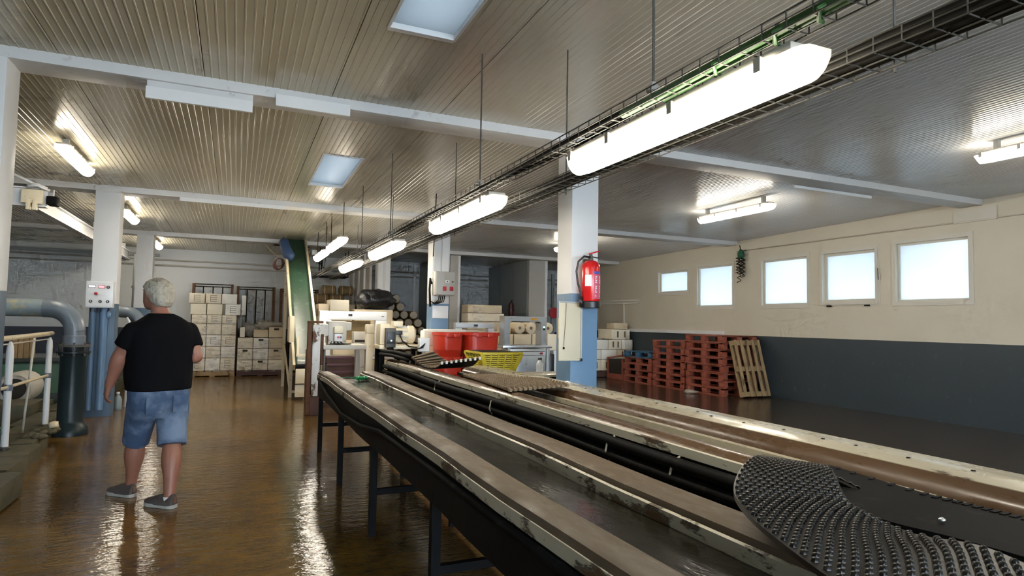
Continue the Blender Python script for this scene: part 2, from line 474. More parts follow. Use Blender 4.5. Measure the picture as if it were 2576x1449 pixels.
# ================================================================== STRUCTURE
XW, YB, XL, YF = 10.2, 18.6, -6.3, -5.0
fl = struct(box('floor', M['floor'], None, -2.06, XW + 0.2, YF - 0.2, YB + 0.2, -0.2, 0.0), 'wet brown concrete floor with shiny puddles')
struct(box('floor_pit', M['pit'], None, XL - 0.2, -2.06, YF - 0.2, YB + 0.2, -0.75, -0.55), 'dark wet floor of the sunken tank area beyond the curb')

# ceiling: ribbed sheets, each a piece of its own
ce = setroot('ceiling', label='ceiling of ribbed tan sheets with dark joints, window reflection tinted in as grey')
SKY = [(0.87, 1.34, 2.3, 4.12), (0.87, 1.34, 7.5, 9.2)]
HOLE = (0.80, 1.60, 15.66, 16.5)
def slab(x0, x1, y0, y1):
    mb = MB(); t = 0.045
    mb.add([(x0, y0, zc(y0) + t), (x1, y0, zc(y0) + t), (x1, y1, zc(y1) + t), (x0, y1, zc(y1) + t),
            (x0, y0, zc(y0) + .25), (x1, y0, zc(y0) + .25), (x1, y1, zc(y1) + .25), (x0, y1, zc(y1) + .25)],
           [(0, 3, 2, 1), (4, 5, 6, 7), (0, 1, 5, 4), (1, 2, 6, 5), (2, 3, 7, 6), (3, 0, 4, 7)])
    return mb
# roof slab cut around the two skylights and the conveyor hatch
cuts = SKY + [HOLE]
ys = sorted({YF - .2, YB + .2, *[c[2] for c in cuts], *[c[3] for c in cuts]})
rs = MB()
for a, b in zip(ys[:-1], ys[1:]):
    ca = [c for c in cuts if c[2] <= a + 1e-6 and c[3] >= b - 1e-6]
    xs = [XL - .2] + [q for c in ca for q in (c[0], c[1])] + [XW + .2]
    for i in range(0, len(xs), 2):
        q = slab(xs[i], xs[i + 1], a, b); rs.add(q.v, q.f)
rs.build('roof_slab', M['slot'], ce)
PITCH = 1.0 / 17
def sheet(x0, x1, y0, y1):
    prof = []
    n = max(1, round((x1 - x0) / PITCH))
    for i in range(n):
        a = x0 + (x1 - x0) * i / n; q = (x1 - x0) / n
        prof += [(a, 0), (a + q * .74, 0), (a + q * .80, -.0035), (a + q * .94, -.0035)]
    prof.append((x1, 0))
    mb = MB(); o = 0
    for x, z in prof:
        mb.v.append((x, y0, zc(y0) + z)); mb.v.append((x, y1, zc(y1) + z))
    for i in range(len(prof) - 1):
        mb.f.append((2 * i, 2 * i + 1, 2 * i + 3, 2 * i + 2))
    # lap edges so that a sheet has thickness
    k = len(prof) - 1
    mb.v += [(x0, y0, zc(y0) + .03), (x0, y1, zc(y1) + .03), (x1, y0, zc(y0) + .03), (x1, y1, zc(y1) + .03)]
    m0 = 2 * len(prof)
    mb.f += [(0, m0, m0 + 1, 1), (2 * k, 2 * k + 1, m0 + 3, m0 + 2), (m0, m0 + 2, m0 + 3, m0 + 1)]
    return mb
bays = [(YF, 5.7), (5.8, 10.7), (10.8, 15.4), (15.5, YB)]
xe = [XL + i for i in range(17)] + [XW]
xe = [-6.3, -5.3, -4.3, -3.3, -2.3, -1.3, -0.31, 0.70, 1.70, 2.70, 3.7, 4.7, 5.7, 6.7, 7.7, 8.7, 9.7, 10.2]
G = 0.003
for x0, x1 in zip(xe[:-1], xe[1:]):
    for y0, y1 in bays:
        hit = [c for c in cuts if c[0] < x1 and c[1] > x0 and c[2] < y1 and c[3] > y0]
        rects = [(x0 + G, x1 - G, y0 + G, y1 - G)]
        for c in hit:
            out = []
            for (a, b, p, q) in rects:
                if c[0] >= b or c[1] <= a or c[2] >= q or c[3] <= p: out.append((a, b, p, q)); continue
                if c[2] > p: out.append((a, b, p, c[2]))
                if c[3] < q: out.append((a, b, c[3], q))
                if c[0] > a: out.append((a, c[0], max(p, c[2]), min(q, c[3])))
                if c[1] < b: out.append((c[1], b, max(p, c[2]), min(q, c[3])))
            rects = out
        for r_ in rects: sheet(*r_).build('ceiling_sheet', M['ceiling'], ce)
for i, c in enumerate(SKY):
    s_ = setroot('window_%d' % (i + 7), label=('rooflight in front of the nearest beam', 'rooflight between the first and second beam')[i])
    mb = MB(); z0, z1 = zc(c[2]) + .03, zc(c[3]) + .03
    mb.add([(c[0], c[2], z0), (c[1], c[2], z0), (c[1], c[3], z1), (c[0], c[3], z1), (c[0], c[2], z0 + .008), (c[1], c[2], z0 + .008), (c[1], c[3], z1 + .008), (c[0], c[3], z1 + .008)],
           [(0, 3, 2, 1), (4, 5, 6, 7), (0, 1, 5, 4), (1, 2, 6, 5), (2, 3, 7, 6), (3, 0, 4, 7)])
    mb.build('pane', M['rooflight'], s_)
    fr = MB(); t = .03
    za, zb = zc(c[2]), zc(c[3])
    fr.bar((c[0] - .0, c[2], za + .01), (c[0], c[3], zb + .01), .02, .04); fr.bar((c[1], c[2], za + .01), (c[1], c[3], zb + .01), .02, .04)
    fr.bar((c[0], c[2], za + .01), (c[1], c[2], za + .01), .02, .04); fr.bar((c[0], c[3], zb + .01), (c[1], c[3], zb + .01), .05, .04)
    fr.build('frame', M['white'], s_)
# curb upstand above the hatch
hb = MB(); hx0, hx1, hy0, hy1 = HOLE; hz = zc(16)
hb.box(hx0 - .03, hx0, hy0, hy1, hz - .01, hz + 1.2); hb.box(hx1, hx1 + .03, hy0, hy1, hz - .01, hz + 1.2)
hb.box(hx0 - .03, hx1 + .03, hy0 - .03, hy0, hz - .01, hz + 1.2); hb.box(hx0 - .03, hx1 + .03, hy1, hy1 + .03, hz - .01, hz + 1.2)
hb.box(hx0 - .03, hx1 + .03, hy0 - .03, hy1 + .03, hz + 1.2, hz + 1.25)
hb.build('hatch_upstand', M['slot'], ce)

# beams (slightly proud of the sheets)
for i, y in enumerate((5.6, 10.6, 15.3)):
    z = zc(y + .16)
    struct(MB().bbox(XL, XW, y, y + .32, z - .085, z + .06, .008).build('beam_%d' % (i + 1), M['beam'], None, smooth=35), 'white painted ceiling beam, %s' % ('nearest, with two white boards on it', 'second from the front, over the switch box column', 'farthest, in front of the storage bays')[i])
# columns
for i, (x, y) in enumerate(((-1.93, 5.6), (-1.93, 10.6), (-2.0, 15.3), (3.15, 5.6), (3.15, 10.6), (3.15, 15.3))):
    struct(MB().bbox(x, x + .32, y + .002, y + .318, -.5 if x < 0 else 0, zc(y) - .05, .012).build('column_%d' % (i + 1), M['columnb' if i in (0, 1, 2) else 'column'], None, smooth=35),
           ('white and blue column cut off by the picture edge', 'white and blue column carrying the control panel', 'farther white and blue column behind the walking man', 'white and light blue column with the fire extinguisher', 'white and light blue column with the grey switch box', 'white and light blue column in front of the pale rolls')[i])
# thin vertical casing strips on the column with the switch box
cs = setroot('trim_7', label='shallow white casing strips up the column')
for dx in (.02, .17): box('casing', M['white'], cs, 3.15 + dx, 3.15 + dx + .12, 10.585, 10.602, 1.9, 3.25)
cs = setroot('trim_8', label='shallow white casing strips up the far column')
for dx in (.02, .19): box('casing', M['white'], cs, 3.15 + dx, 3.15 + dx + .11, 15.285, 15.302, 1.8, 3.2)

# right wall with six windows
WIN = [(12.28, 13.43, 2.29, 2.83), (10.76, 11.93, 1.90, 2.86), (8.75, 9.90, 1.90, 2.85), (7.32, 8.39, 1.93, 2.85), (5.81, 6.96, 1.91, 2.89), (3.70, 4.98, 1.91, 2.89)]
wr = MB(); zt = 3.72
segs = sorted({YF - .2, YB + .2, *[a for q in WIN for a in q[:2]]})
for a, b in zip(segs[:-1], segs[1:]):
    h = [q for q in WIN if q[0] <= a + 1e-6 and q[1] >= b - 1e-6]
    if h: wr.box(XW, XW + .2, a, b, -.2, h[0][2]); wr.box(XW, XW + .2, a, b, h[0][3], zt)
    else: wr.box(XW, XW + .2, a, b, -.2, zt)
struct(wr.build('wall_right', M['wall'], None, origin=(XW, 0, 0)), 'cream wall with a slate painted dado and a row of windows')
for i, (a, b, c, d) in enumerate(WIN):
    s_ = setroot('window_%d' % (i + 1), label=('smallest frosted window, farthest along the cream wall', 'frosted window beside the hanging green bag', 'frosted window third along the cream wall', 'opening frosted window with two dark hinges', 'largest frosted window in the cream wall', 'frosted window at the picture edge')[i])
    box('pane', M['frosted'], s_, XW + .07, XW + .078, a, b, c, d)
    t = .035 if i != 3 else .05
    fr = MB(); x0, x1 = XW + .05, XW + .10
    fr.box(x0, x1, a, a + t, c, d); fr.box(x0, x1, b - t, b, c, d); fr.box(x0, x1, a + t, b - t, c, c + t); fr.box(x0, x1, a + t, b - t, d - t, d)
    fr.build('frame', M['frame'], s_)
    su = MB(); e = .07; x0, x1 = XW - .012, XW + .0
    su.box(x0, x1, a - e, a, c - e, d + e); su.box(x0, x1, b, b + e, c - e, d + e); su.box(x0, x1, a, b, c - e, c); su.box(x0, x1, a, b, d, d + e)
    su.build('surround', M['frame'], s_)
    if i == 3:
        ss = MB(); ss.box(XW - .03, XW - .012, a - .05, a, c - .05, d + .05); ss.box(XW - .03, XW - .012, b, b + .05, c - .05, d + .05)
        ss.box(XW - .03, XW - .012, a, b, c - .05, c); ss.box(XW - .03, XW - .012, a, b, d, d + .05)
        ss.build('sash', M['frame'], s_)
        for yy in (a + .15, b - .15): box('hinge', M['black_steel'], s_, XW - .045, XW - .03, yy - .05, yy + .05, c - .085, c - .06)
        MB().tube([(XW - .05, a - .07, 2.5), (XW - .06, a - .08, 2.42), (XW - .04, a - .07, 2.3)], .009, 6).build('latch', M['galv'], s_)
# eaves and a pale yard outside the windows
struct(box('eaves', M['white'], None, XW + .2, XW + 1.9, YF, YB, 2.94, 3.02), 'roof overhang outside the windows')
struct(box('yard', M['panel'], None, XW + .4, XW + 14, -12, YB + 8, -.4, -.3), 'pale yard outside the windows')
# dado ledge, conduits and drip rail on the right wall
struct(box('trim_1', M['white'], None, XW - .05, XW, 11.0, 15.2, 1.25, 1.33), 'white ledge along the top of the slate dado')
for i, (z, r_, y0, y1) in enumerate(((3.12, .012, -4.5, 10.6), (2.13, .018, 14.3, 18.5), (2.05, .018, 14.3, 18.5))):
    struct(MB().tube([(XW - .02, y0, z), (XW - .02, y1, z)], r_, 8).build('trim_%d' % (i + 2), M['frame'], None, smooth=True), ('thin painted conduit above the windows', 'upper of two short conduits behind the central column', 'lower of two short conduits behind the central column')[i])
struct(MB().box(XW - .03, XW, 5.4, 6.0, 3.10, 3.3).build('trim_5', M['frame'], None), 'painted beam bracket on the cream wall')
struct(MB().tube([(XW - .02, 15.0, 1.3), (XW - .02, 15.0, 2.05)], .03, 8).build('trim_6', M['frame'], None, smooth=True), 'painted riser on the cream wall')
# back wall
struct(box('wall_back', M['wall_back'], None, XL - .2, XW + .2, YB, YB + .2, -.8, 3.6), 'pale back wall above a dark dado')
for i, z in enumerate((2.78, 2.92)):
    struct(MB().tube([(XL, YB - .03, z + .02), (XW, YB - .03, z - .02)], .022, 8).build('trim_%d' % (i + 9), M['panel'], None, smooth=True), '%s of two grey conduits along the back wall' % ('lower', 'upper')[i])
struct(box('trim_11', M['panel_dark'], None, XL, -1.9, YB - .08, YB, 3.0, 3.08), 'dark cable duct under the ceiling of the back wall')
# left wall, front wall with the open loading doors behind the viewer
struct(box('wall_left', M['wall_back'], None, XL - .2, XL, YF - .2, YB + .2, -.8, 3.8), 'pale wall beyond the tanks')
wf = MB(); wf.box(XL - .2, -1.2, YF - .2, YF, -.8, 3.8); wf.box(5.6, XW + .2, YF - .2, YF, -.2, 3.8); wf.box(-1.2, 5.6, YF - .2, YF, 3.1, 3.8)
struct(wf.build('wall_front', M['wall_back'], None, origin=(0, YF, 0)), 'front wall with a wide open loading door')
struct(box('yard_front', M['panel'], None, -15, 20, YF - 16, YF - .2, -.4, -.21), 'pale yard outside the loading door')
# partitions of the storage bays at the back
P1 = setroot('wall_partition_1', label='thin partition between storage bays with a pale end post')
box('sheet', M['panel_dark'], P1, 5.12, 5.20, 15.66, YB, 0, 3.2); box('end_post', M['panel'], P1, 5.12, 5.34, 15.60, 15.66, 0, 3.2); box('edge_strip', M['white'], P1, 5.34, 5.40, 15.59, 15.66, 0, 3.2)  # the sheet's darker grey has the side face's shade put into it
P2 = setroot('wall_partition_2', label='partition of tall grey panels ending in a pale front panel')
for a, b in ((15.72, 16.68), (16.70, 17.66), (17.68, YB)): box('panel', M['panel_dark'], P2, 7.42, 7.48, a, b, 0, 3.2)
box('front_panel', M['panel'], P2, 7.44, 7.93, 15.62, 15.68, 0, 3.2); box('edge_strip', M['white'], P2, 7.93, 8.0, 15.60, 15.68, 0, 3.2)
P0 = setroot('wall_partition_3', label='pale partition behind the far column with white posts')
box('sheet', M['panel'], P0, 3.02, 3.08, 15.66, YB, 0, 3.2)
for y in (16.2, 17.0, 17.8): box('post', M['white'], P0, 2.98, 3.02, y, y + .09, 0, 3.2)
box('post', M['white'], P0, 4.92, 4.99, YB - .06, YB, 0, 3.2)
# mossy curb of the tank pit
cb = setroot('curb_tank', label='moss covered concrete curb between the floor and the sunken tanks')
for i, y in enumerate([6.55 + .62 * k for k in range(17)]):
    jx = random.uniform(-.012, .012) + (-1.67 - .09 * (y - 6.2) if y < 7.4 else max(-2.02, -1.78 - .146 * (y - 7.4)))
    mb = MB().bbox(jx - .36, jx, y, y + .6, -.55, .15 + random.uniform(-.012, .012), .025)
    mb.build('curb_block', M['moss'], cb, smooth=35)
tag(MB().bbox(-2.02, -1.50, 5.15, 6.2, 0, .2, .05).build('curb_slab', M['moss'], None, smooth=35), 'low mossy concrete slab at the edge of the tank pit', 'slab')

# ================================================================== LAMPS
def fixture(name, label, x, y0, y1, z, group, wdt=.15, dep=.10, cap=.13, parent_only=False):
    """long sealed batten light along y; z is its underside"""
    t = thing(name, label, 'lamp', (x, (y0 + y1) / 2, z), group)
    def body(a, b, w_, d_, upz, lowhalf=True, round0=True, round1=True):
        rows = []; n = 14; steps = 10
        yy = [a + (b - a) * (.5 - .5 * math.cos(math.pi * i / steps)) for i in range(steps + 1)]
        rr = .06
        for y in yy:
            e0 = min(1, (y - a) / rr) if round0 else 1; e1 = min(1, (b - y) / rr) if round1 else 1
            s_ = math.sqrt(max(0.02, 1 - (1 - e0) ** 2)) * math.sqrt(max(0.02, 1 - (1 - e1) ** 2))
            rows.append([(x + math.cos(math.pi * k / n) * w_ / 2 * (0.55 + 0.45 * s_), y, upz - math.sin(math.pi * k / n) * d_ * s_) for k in range(n + 1)])
        mb = MB(); m = n + 1
        for r_ in rows: mb.v += r_
        for i in range(len(rows) - 1):
            for k in range(n): mb.f.append((i * m + k, i * m + k + 1, (i + 1) * m + k + 1, (i + 1) * m + k))
            mb.f.append(((i + 1) * m, (i + 1) * m + n, i * m + n, i * m))
        mb.f.append(tuple(range(m))); mb.f.append(tuple(reversed(range((len(rows) - 1) * m, len(rows) * m))))
        return mb
    body(y0 + cap, y1, wdt, dep, z + dep, True, False, True).build('diffuser', M['glow'], t, smooth=40)
    body(y0, y0 + cap, wdt, dep, z + dep, True, True, False).build('end_cap', M['poly'], t, smooth=40)
    MB().bbox(x - wdt / 2 + .008, x + wdt / 2 - .008, y0 + .06, y1 - .06, z + dep, z + dep + .035, .012).build('housing', M['clip'], t, smooth=35)
    for q in (.12, .42, .72, .95):
        yy = y0 + (y1 - y0) * q
        for s_ in (-1, 1): box('clip', M['clip'], t, x + s_ * (wdt / 2 + .002) - .006, x + s_ * (wdt / 2 + .002) + .006, yy - .015, yy + .015, z + dep - .03, z + dep + .02)
    return t
G1 = 'hanging lamps along the cable tray'
X1 = 1.68
fixture('tray_lamp', 'largest hanging strip lamp, in the foreground under the green cabled tray', X1, 1.38, 2.96, 2.25, G1)
fixture('tray_lamp', 'second hanging strip lamp under the cable tray, in front of the switch box column', X1, 4.02, 5.62, 2.25, G1)
fixture('tray_lamp', 'third hanging strip lamp under the cable tray', X1, 6.92, 8.52, 2.25, G1)
fixture('tray_lamp', 'farthest hanging strip lamp under the cable tray, above the black bag', X1, 9.55, 11.15, 2.25, G1)
G2 = 'pair of strip lamps hung over the packing machine'
for (a, b, lb) in ((10.1, 11.75, 'upper strip lamp of the hanging pair beside the green conveyor'), (12.2, 13.8, 'lower strip lamp of the hanging pair beside the green conveyor')):
    l_ = fixture('pendant_lamp', lb, 1.53, a, b, 2.66, G2, .15, .1)
    for yy in (a + .12, b - .12): MB().tube([(1.53, yy, 2.79), (1.53, yy, zc(yy) - .005)], .006, 6).build('hanger', M['cable'], l_)
G3 = 'strip lamps fixed to the ceiling along the tank side'
def ceil_lamp(lb, x, y0, y1, grp, drop=.06):
    z = zc((y0 + y1) / 2)
    l_ = fixture('ceiling_lamp', lb, x, y0, y1, z - drop - .135, grp, .15, .09, .1)
    for yy in (y0 + .2, y1 - .2): box('bracket', M['clip'], l_, x - .03, x + .03, yy - .02, yy + .02, z - drop - .01, z - .004)
ceil_lamp('ceiling strip lamp nearest the hoist beam trolley', -1.78, 7.95, 9.3, G3)
ceil_lamp('ceiling strip lamp half hidden by the column with the control panel', -1.78, 11.95, 13.3, G3)
ceil_lamp('small far ceiling strip lamp beside the farthest tank side column', -1.78, 16.0, 17.4, G3)
G4 = 'strip lamps fixed to the ceiling on the window side'
ceil_lamp('ceiling strip lamp hanging between the beams on the window side', 7.1, 6.65, 8.25, G4, .1)
ceil_lamp('ceiling strip lamp cut off by the picture edge above the windows', 7.2, 2.45, 4.0, G4, .1)
ceil_lamp('ceiling strip lamp peeking out behind the column with the fire extinguisher', 6.75, 11.2, 12.75, G4, .1)

# ================================================================== CABLE TRAYS
def tray(label, x, z, y0, y1, wdt, cab, fill):
    t = thing('cable_tray', label, 'cable tray', (x, y0, z))
    for dx, dz in ((-wdt / 2, .055), (-wdt / 2, .028), (-wdt / 2, 0), (0, 0), (wdt / 2, 0), (wdt / 2, .028), (wdt / 2, .055)):
        MB().tube([(x + dx, y0, z + dz), (x + dx, y1, z + dz)], .0032, 5).build('long_wire', M['galv'], t)
    first = MB().tube([(x - wdt / 2, y0, z + .058), (x - wdt / 2, y0, z), (x + wdt / 2, y0, z), (x + wdt / 2, y0, z + .058)], .003, 5).build('rung', M['galv'], t)
    k = 1
    while y0 + k * .1 < y1:
        c = first.copy(); COL.objects.link(c); c.location = (0, k * .1, 0); k += 1
    n = 0
    for dx, dz, r_, col, ya, yb in fill:
        pts = []; yy = ya
        while yy <= yb:
            pts.append((x + dx + .012 * math.sin(yy * 2.1 + dx * 90), yy, z + dz + .006 * math.sin(yy * 3.3 + n))); yy += .25
        MB().tube(pts, r_, 8).build('cable', col, t, smooth=True); n += 1
    return t
t1 = tray('wire cable tray above the hanging strip lamps, green cables near the front', 1.60, 2.392, .3, 15.2, .1, None,
     [(-.02, .02, .014, M['cable'], 1.9, 15.1), (.02, .018, .012, M['cable'], 1.6, 15.1), (0, .034, .01, M['cable'], 2.4, 15.1),
      (-.025, .022, .02, M['cable_green'], .35, 2.5), (.02, .02, .018, M['cable_green'], .35, 2.3), (.0, .045, .013, M['cable_green'], .35, 2.0)])
for yy in (.9, 1.25, 1.42, 1.7): # cable ties and tufts hanging through the wires
    MB().tube([(1.6, yy, 2.43), (1.55, yy + .03, 2.40), (1.6, yy + .07, 2.39), (1.65, yy + .1, 2.41)], .008, 6).build('cable_tie', M['cable_green'], t1)
for yy in (2.15, 4.23, 7.13, 8.95):
    rod = MB().tube([(1.6, yy, 2.392), (1.6, yy, zc(yy) - .002)], .0055, 6).build('hanger_rod', M['galv'], t1)
    MB().lathe([(.02, 2.44), (.03, 2.45), (.03, 2.465), (.012, 2.49)], (1.6, yy, 0), 10).build('rod_nut', M['clip'], rod)
t2 = tray('darker wire cable tray packed with black cables, beside the lamp line', 2.04, 2.392, .3, 15.2, .17, None,
     [(dx, dz, .017, M['cable'], .35, 15.1) for dx, dz in ((-.06, .02), (-.025, .02), (.01, .02), (.045, .02), (-.04, .048), (0, .05), (.04, .045))])
for yy in (1.45, 3.9, 6.4, 9.4, 12.4):
    MB().tube([(2.14, yy, 2.375), (2.14, yy, zc(yy) - .002)], .0055, 6).build('hanger_rod', M['galv'], t2)
tag(MB().tube([(2.69, 8.95, zc(8.95) - .004), (2.68, 8.95, 2.9), (2.68, 9.0, 2.42)], .008, 6).build('drop_cable', M['cable'], None), 'thin black cable dropping from the ceiling before the switch box column', 'cable')

# white boards screwed to the beams
for (x0, x1, y, z0, z1, lb) in ((-.72, .06, 5.57, 3.17, 3.265, 'white trunking board hanging below the first beam, longer of two'),
                                (.24, .86, 5.57, 3.26, 3.36, 'white trunking board on the first beam, shorter of two'),
                                (-.85, .66, 10.575, 3.205, 3.26, 'thin white board along the second beam'),
                                (6.7, 8.2, 5.93, 3.30, 3.36, 'white board on the back of the first beam near the windows')):
    t = thing('beam_board', lb, 'board', (x0, y, z0)); box('board', M['white'], t, x0, x1, y, y + .028, z0, z1)
    if z0 < 3.2: box('backing', M['beam'], t, x0, x1, y + .06, y + .3, z1, zc(y) - .083); 
    for sx in (x0 + .08, x1 - .08): box('bracket', M['beam'], t, sx - .02, sx + .02, y + .028, y + .065, z0 + .01, z1 + .01)

# ================================================================== FLUMES
YS = [.25 + .35 * i for i in range(20)] + [7.2]
wob = [.006 * math.sin(y * 2.3) + .004 * math.sin(y * 5.1) for y in YS]
wz = [.003 * math.sin(y * 3.1) for y in YS]
f1 = thing('water_flume', 'long open trough of dark water with peeling tan rims, nearest the walking man', 'trough', (1.2, 3.7, 0))
MB().sweep_y([(.862, .800), (.858, .840), (.870, .862), (.895, .871), (.965, .872), (.99, .862), (1.0, .84), (1.0, .70), (.97, .70), (.96, .79)], YS, wob, wz).build('rim', M['rim'], f1, smooth=40)
MB().sweep_y([(.855, .800), (.858, .842), (.866, .842), (.866, .800)], YS, [q - .004 for q in wob], wz).build('rim_lip', M['rim2'], f1)
MB().sweep_y([(1.335, .70), (1.335, .835), (1.345, .86), (1.37, .868), (1.47, .868), (1.505, .858), (1.512, .835), (1.512, .79), (1.48, .79), (1.47, .70)], YS, wob, wz).build('rim', M['rim'], f1, smooth=40)
MB().sweep_y([(1.322, .785), (1.322, .838), (1.334, .842), (1.334, .785)], YS, wob, wz).build('inner_face', M['rim2'], f1)
MB().box(.95, 1.36, .25, 7.2, .60, .66).build('bed', M['silt'], f1)
MB().sweep_y([(.865, .60), (.865, .80), (.90, .80), (.90, .60)], YS, wob).build('side_channel', M['black_steel'], f1)
MB().sweep_y([(1.47, .60), (1.47, .79), (1.50, .79), (1.50, .60)], YS, wob).build('side_channel', M['black_steel'], f1)
MB().box(.98, 1.35, 7.17, 7.2, .62, .80).build('end_plate', M['black_steel'], f1)
# water surface, finely rippled
wr_ = [[(1.0 + (1.335 - 1.0) * i / 10, .25 + 6.92 * j / 120, .792 + .0022 * mnoise.noise(Vector((i * 1.1, j * .7, 0)))) for i in range(11)] for j in range(121)]
MB().grid(wr_).build('water', M['water'], f1, smooth=True)
def legset(parent, xa, xb, y, ztop, w_=.045, bar=True, mat=M['black_steel']):
    for x in (xa, xb):
        MB().box(x - w_ / 2, x + w_ / 2, y - w_ / 2, y + w_ / 2, 0, ztop).build('leg', mat, parent)
    if bar: MB().box(xa + w_ / 2, xb - w_ / 2, y - .018, y + .018, .27, .31).build('crossbar', mat, parent)
for y in (1.45, 2.85, 4.27, 5.7, 7.14): legset(f1, .89, 1.46, y, .66)
MB().tube([(.845, 7.05, .80), (.835, 6.2, .72), (.83, 5.3, .67), (.835, 4.5, .70), (.842, 3.9, .76), (.845, 2.8, .77), (.845, .6, .78)], .017, 8).build('hose', M['dark_rubber'], f1, smooth=True)

YS2 = [.25 + .4 * i for i in range(21)] + [8.6]
w2 = [.004 * math.sin(y * 1.9) - .02 + .012 * min(y, 4) / 2 for y in YS2]
YS5 = [y for y in YS2 if y < 6.7] + [6.9]
w5 = [(-.10 + .045 * min(y, 5.5) * .6) for y in YS5]
f2 = thing('belt_flume', 'long cream flume with brown worn rims and dark pipes, beyond the water trough', 'trough', (2.3, 4.4, 0))
MB().sweep_y([(1.93, .852), (1.925, .885), (1.94, .902), (1.97, .912), (2.01, .912), (2.04, .90), (2.05, .87), (2.05, .78), (2.02, .78), (2.0, .85)], YS2, w2).build('rim', M['rim_brown'], f2, smooth=40)
MB().sweep_y([(1.918, .845), (1.918, .886), (1.928, .890), (1.930, .845)], YS2, w2).build('rim_face', M['rim2'], f2)
MB().sweep_y([(1.94, .56), (1.94, .845), (1.97, .845), (1.97, .56)], YS2, w2).build('side_channel', M['black_steel'], f2)
for z, r_, dx in ((.815, .030, 1.90), (.745, .026, 1.895), (.675, .034, 1.90)):
    MB().tube([(dx + w2[i], y, z + .006 * math.sin(y * 1.7 + z * 9)) for i, y in enumerate(YS2)], r_, 8).build('pipe', M['dark_rubber'], f2, smooth=True)
for y in (1.75, 2.35, 2.9, 4.6, 6.1): # cream ties round the pipes
    MB().tube([(1.935, y, .85), (1.875, y + .01, .82), (1.868, y + .02, .76), (1.9, y + .03, .71)], .006, 6).build('tie', M['rim2'], f2)
MB().box(1.97, 2.55, .25, 8.5, .70, .73).build('bed', M['silt'], f2)
MB().sweep_y([(2.33, .828), (2.33, .862), (2.37, .862), (2.37, .828)], YS5, w5).build('guide_strip', M['rim_cream'], f2)
MB().sweep_y([(2.375, .73), (2.375, .84), (2.39, .88), (2.42, .908), (2.46, .922), (2.47, .73)], YS5, w5).build('inner_roll', M['rim_brown'], f2, smooth=50)
MB().sweep_y([(2.455, .80), (2.455, .923), (2.52, .934), (2.66, .938), (2.675, .93), (2.68, .91), (2.68, .80)], YS5, w5).build('outer_board', M['rim_cream'], f2, smooth=50)
MB().sweep_y([(2.64, .56), (2.64, .80), (2.67, .80), (2.67, .56)], YS5, w5).build('side_channel', M['black_steel'], f2)
for y in (1.3, 3.1, 4.9, 6.7): legset(f2, 1.99, 2.60, y, .60, .05)
legset(f2, 1.99, 2.2, 8.4, .60, .05)
# bolt heads along the outer board
for i in range(26):
    y = 1.0 + i * .22 + random.uniform(-.05, .05)
    MB().lathe([(.008, .0), (.008, .006)], (2.60 + random.uniform(-.03, .03) - .05 + (-.10 + .027 * min(y, 5.5)), y, .932), 8).build('bolt', M['black_steel'], f2)

# ---- rubber belts draped over the flumes
def lerp(a, b, t): return tuple(a[i] + (b[i] - a[i]) * t for i in range(3))
def strip(rows, nu, nv):
    """resample edge pairs into a smooth grid (Catmull-Rom along the rows)"""
    P = [(Vector(a), Vector(b)) for a, b in rows]
    def cr(p0, p1, p2, p3, t):
        return .5 * ((2 * p1) + (p2 - p0) * t + (2 * p0 - 5 * p1 + 4 * p2 - p3) * t * t + (3 * p1 - p0 - 3 * p2 + p3) * t ** 3)
    out = []
    for j in range(nv + 1):
        f_ = j / nv * (len(P) - 1); i = min(int(f_), len(P) - 2); t = f_ - i
        q = [P[max(0, min(len(P) - 1, i + k))] for k in (-1, 0, 1, 2)]
        a = cr(q[0][0], q[1][0], q[2][0], q[3][0], t); b = cr(q[0][1], q[1][1], q[2][1], q[3][1], t)
        out.append([a.lerp(b, u / nu) for u in range(nu + 1)])
    return out
def slabgrid(g, th):
    mb = MB(); n = len(g[0]); top = []; bot = []
    nrm = []
    for j in range(len(g)):
        r_ = []
        for k in range(n):
            du = g[j][min(k + 1, n - 1)] - g[j][max(k - 1, 0)]; dv = g[min(j + 1, len(g) - 1)][k] - g[max(j - 1, 0)][k]
            q = du.cross(dv).normalized(); q = -q if q.z < 0 else q
            r_.append(q)
        nrm.append(r_)
    mb.grid(g); o = len(mb.v)
    mb.grid([[g[j][k] - nrm[j][k] * th for k in range(n)] for j in range(len(g))])
    m = len(g)
    for j in range(m - 1):
        for k in (0, n - 1): mb.f.append((j * n + k, (j + 1) * n + k, o + (j + 1) * n + k, o + j * n + k))
    for k in range(n - 1):
        for j in (0, m - 1): mb.f.append((j * n + k, j * n + k + 1, o + j * n + k + 1, o + j * n + k))
    return mb, nrm
TOP = [((1.85, 1.56, .93), (1.87, 1.40, .93)), ((1.777, 1.659, .965), (1.83, 1.491, .965)), ((1.665, 1.641, 1.0), (1.772, 1.436, 1.0)), ((1.451, 1.489, 1.02), (1.607, 1.285, 1.02)), ((1.243, 1.309, 1.012), (1.446, 1.122, 1.012)),
       ((1.148, 1.163, 1.0), (1.42, 1.035, 1.0)), ((1.089, 1.012, .99), (1.42, .93, .99)), ((1.043, .856, .98), (1.51, .844, .98)), ((1.013, .70, .965), (1.50, .70, .965)), ((.99, .48, .95), (1.48, .48, .95))]
mt = thing('rubber_belt', 'black studded rubber belt folded over the troughs in the foreground', 'belt', (1.3, 1.0, .93))
g = strip(TOP, 22, 60); mb, nr = slabgrid(g, .012); mb.build('belt_sheet', M['mat_rubber'], mt, smooth=40)
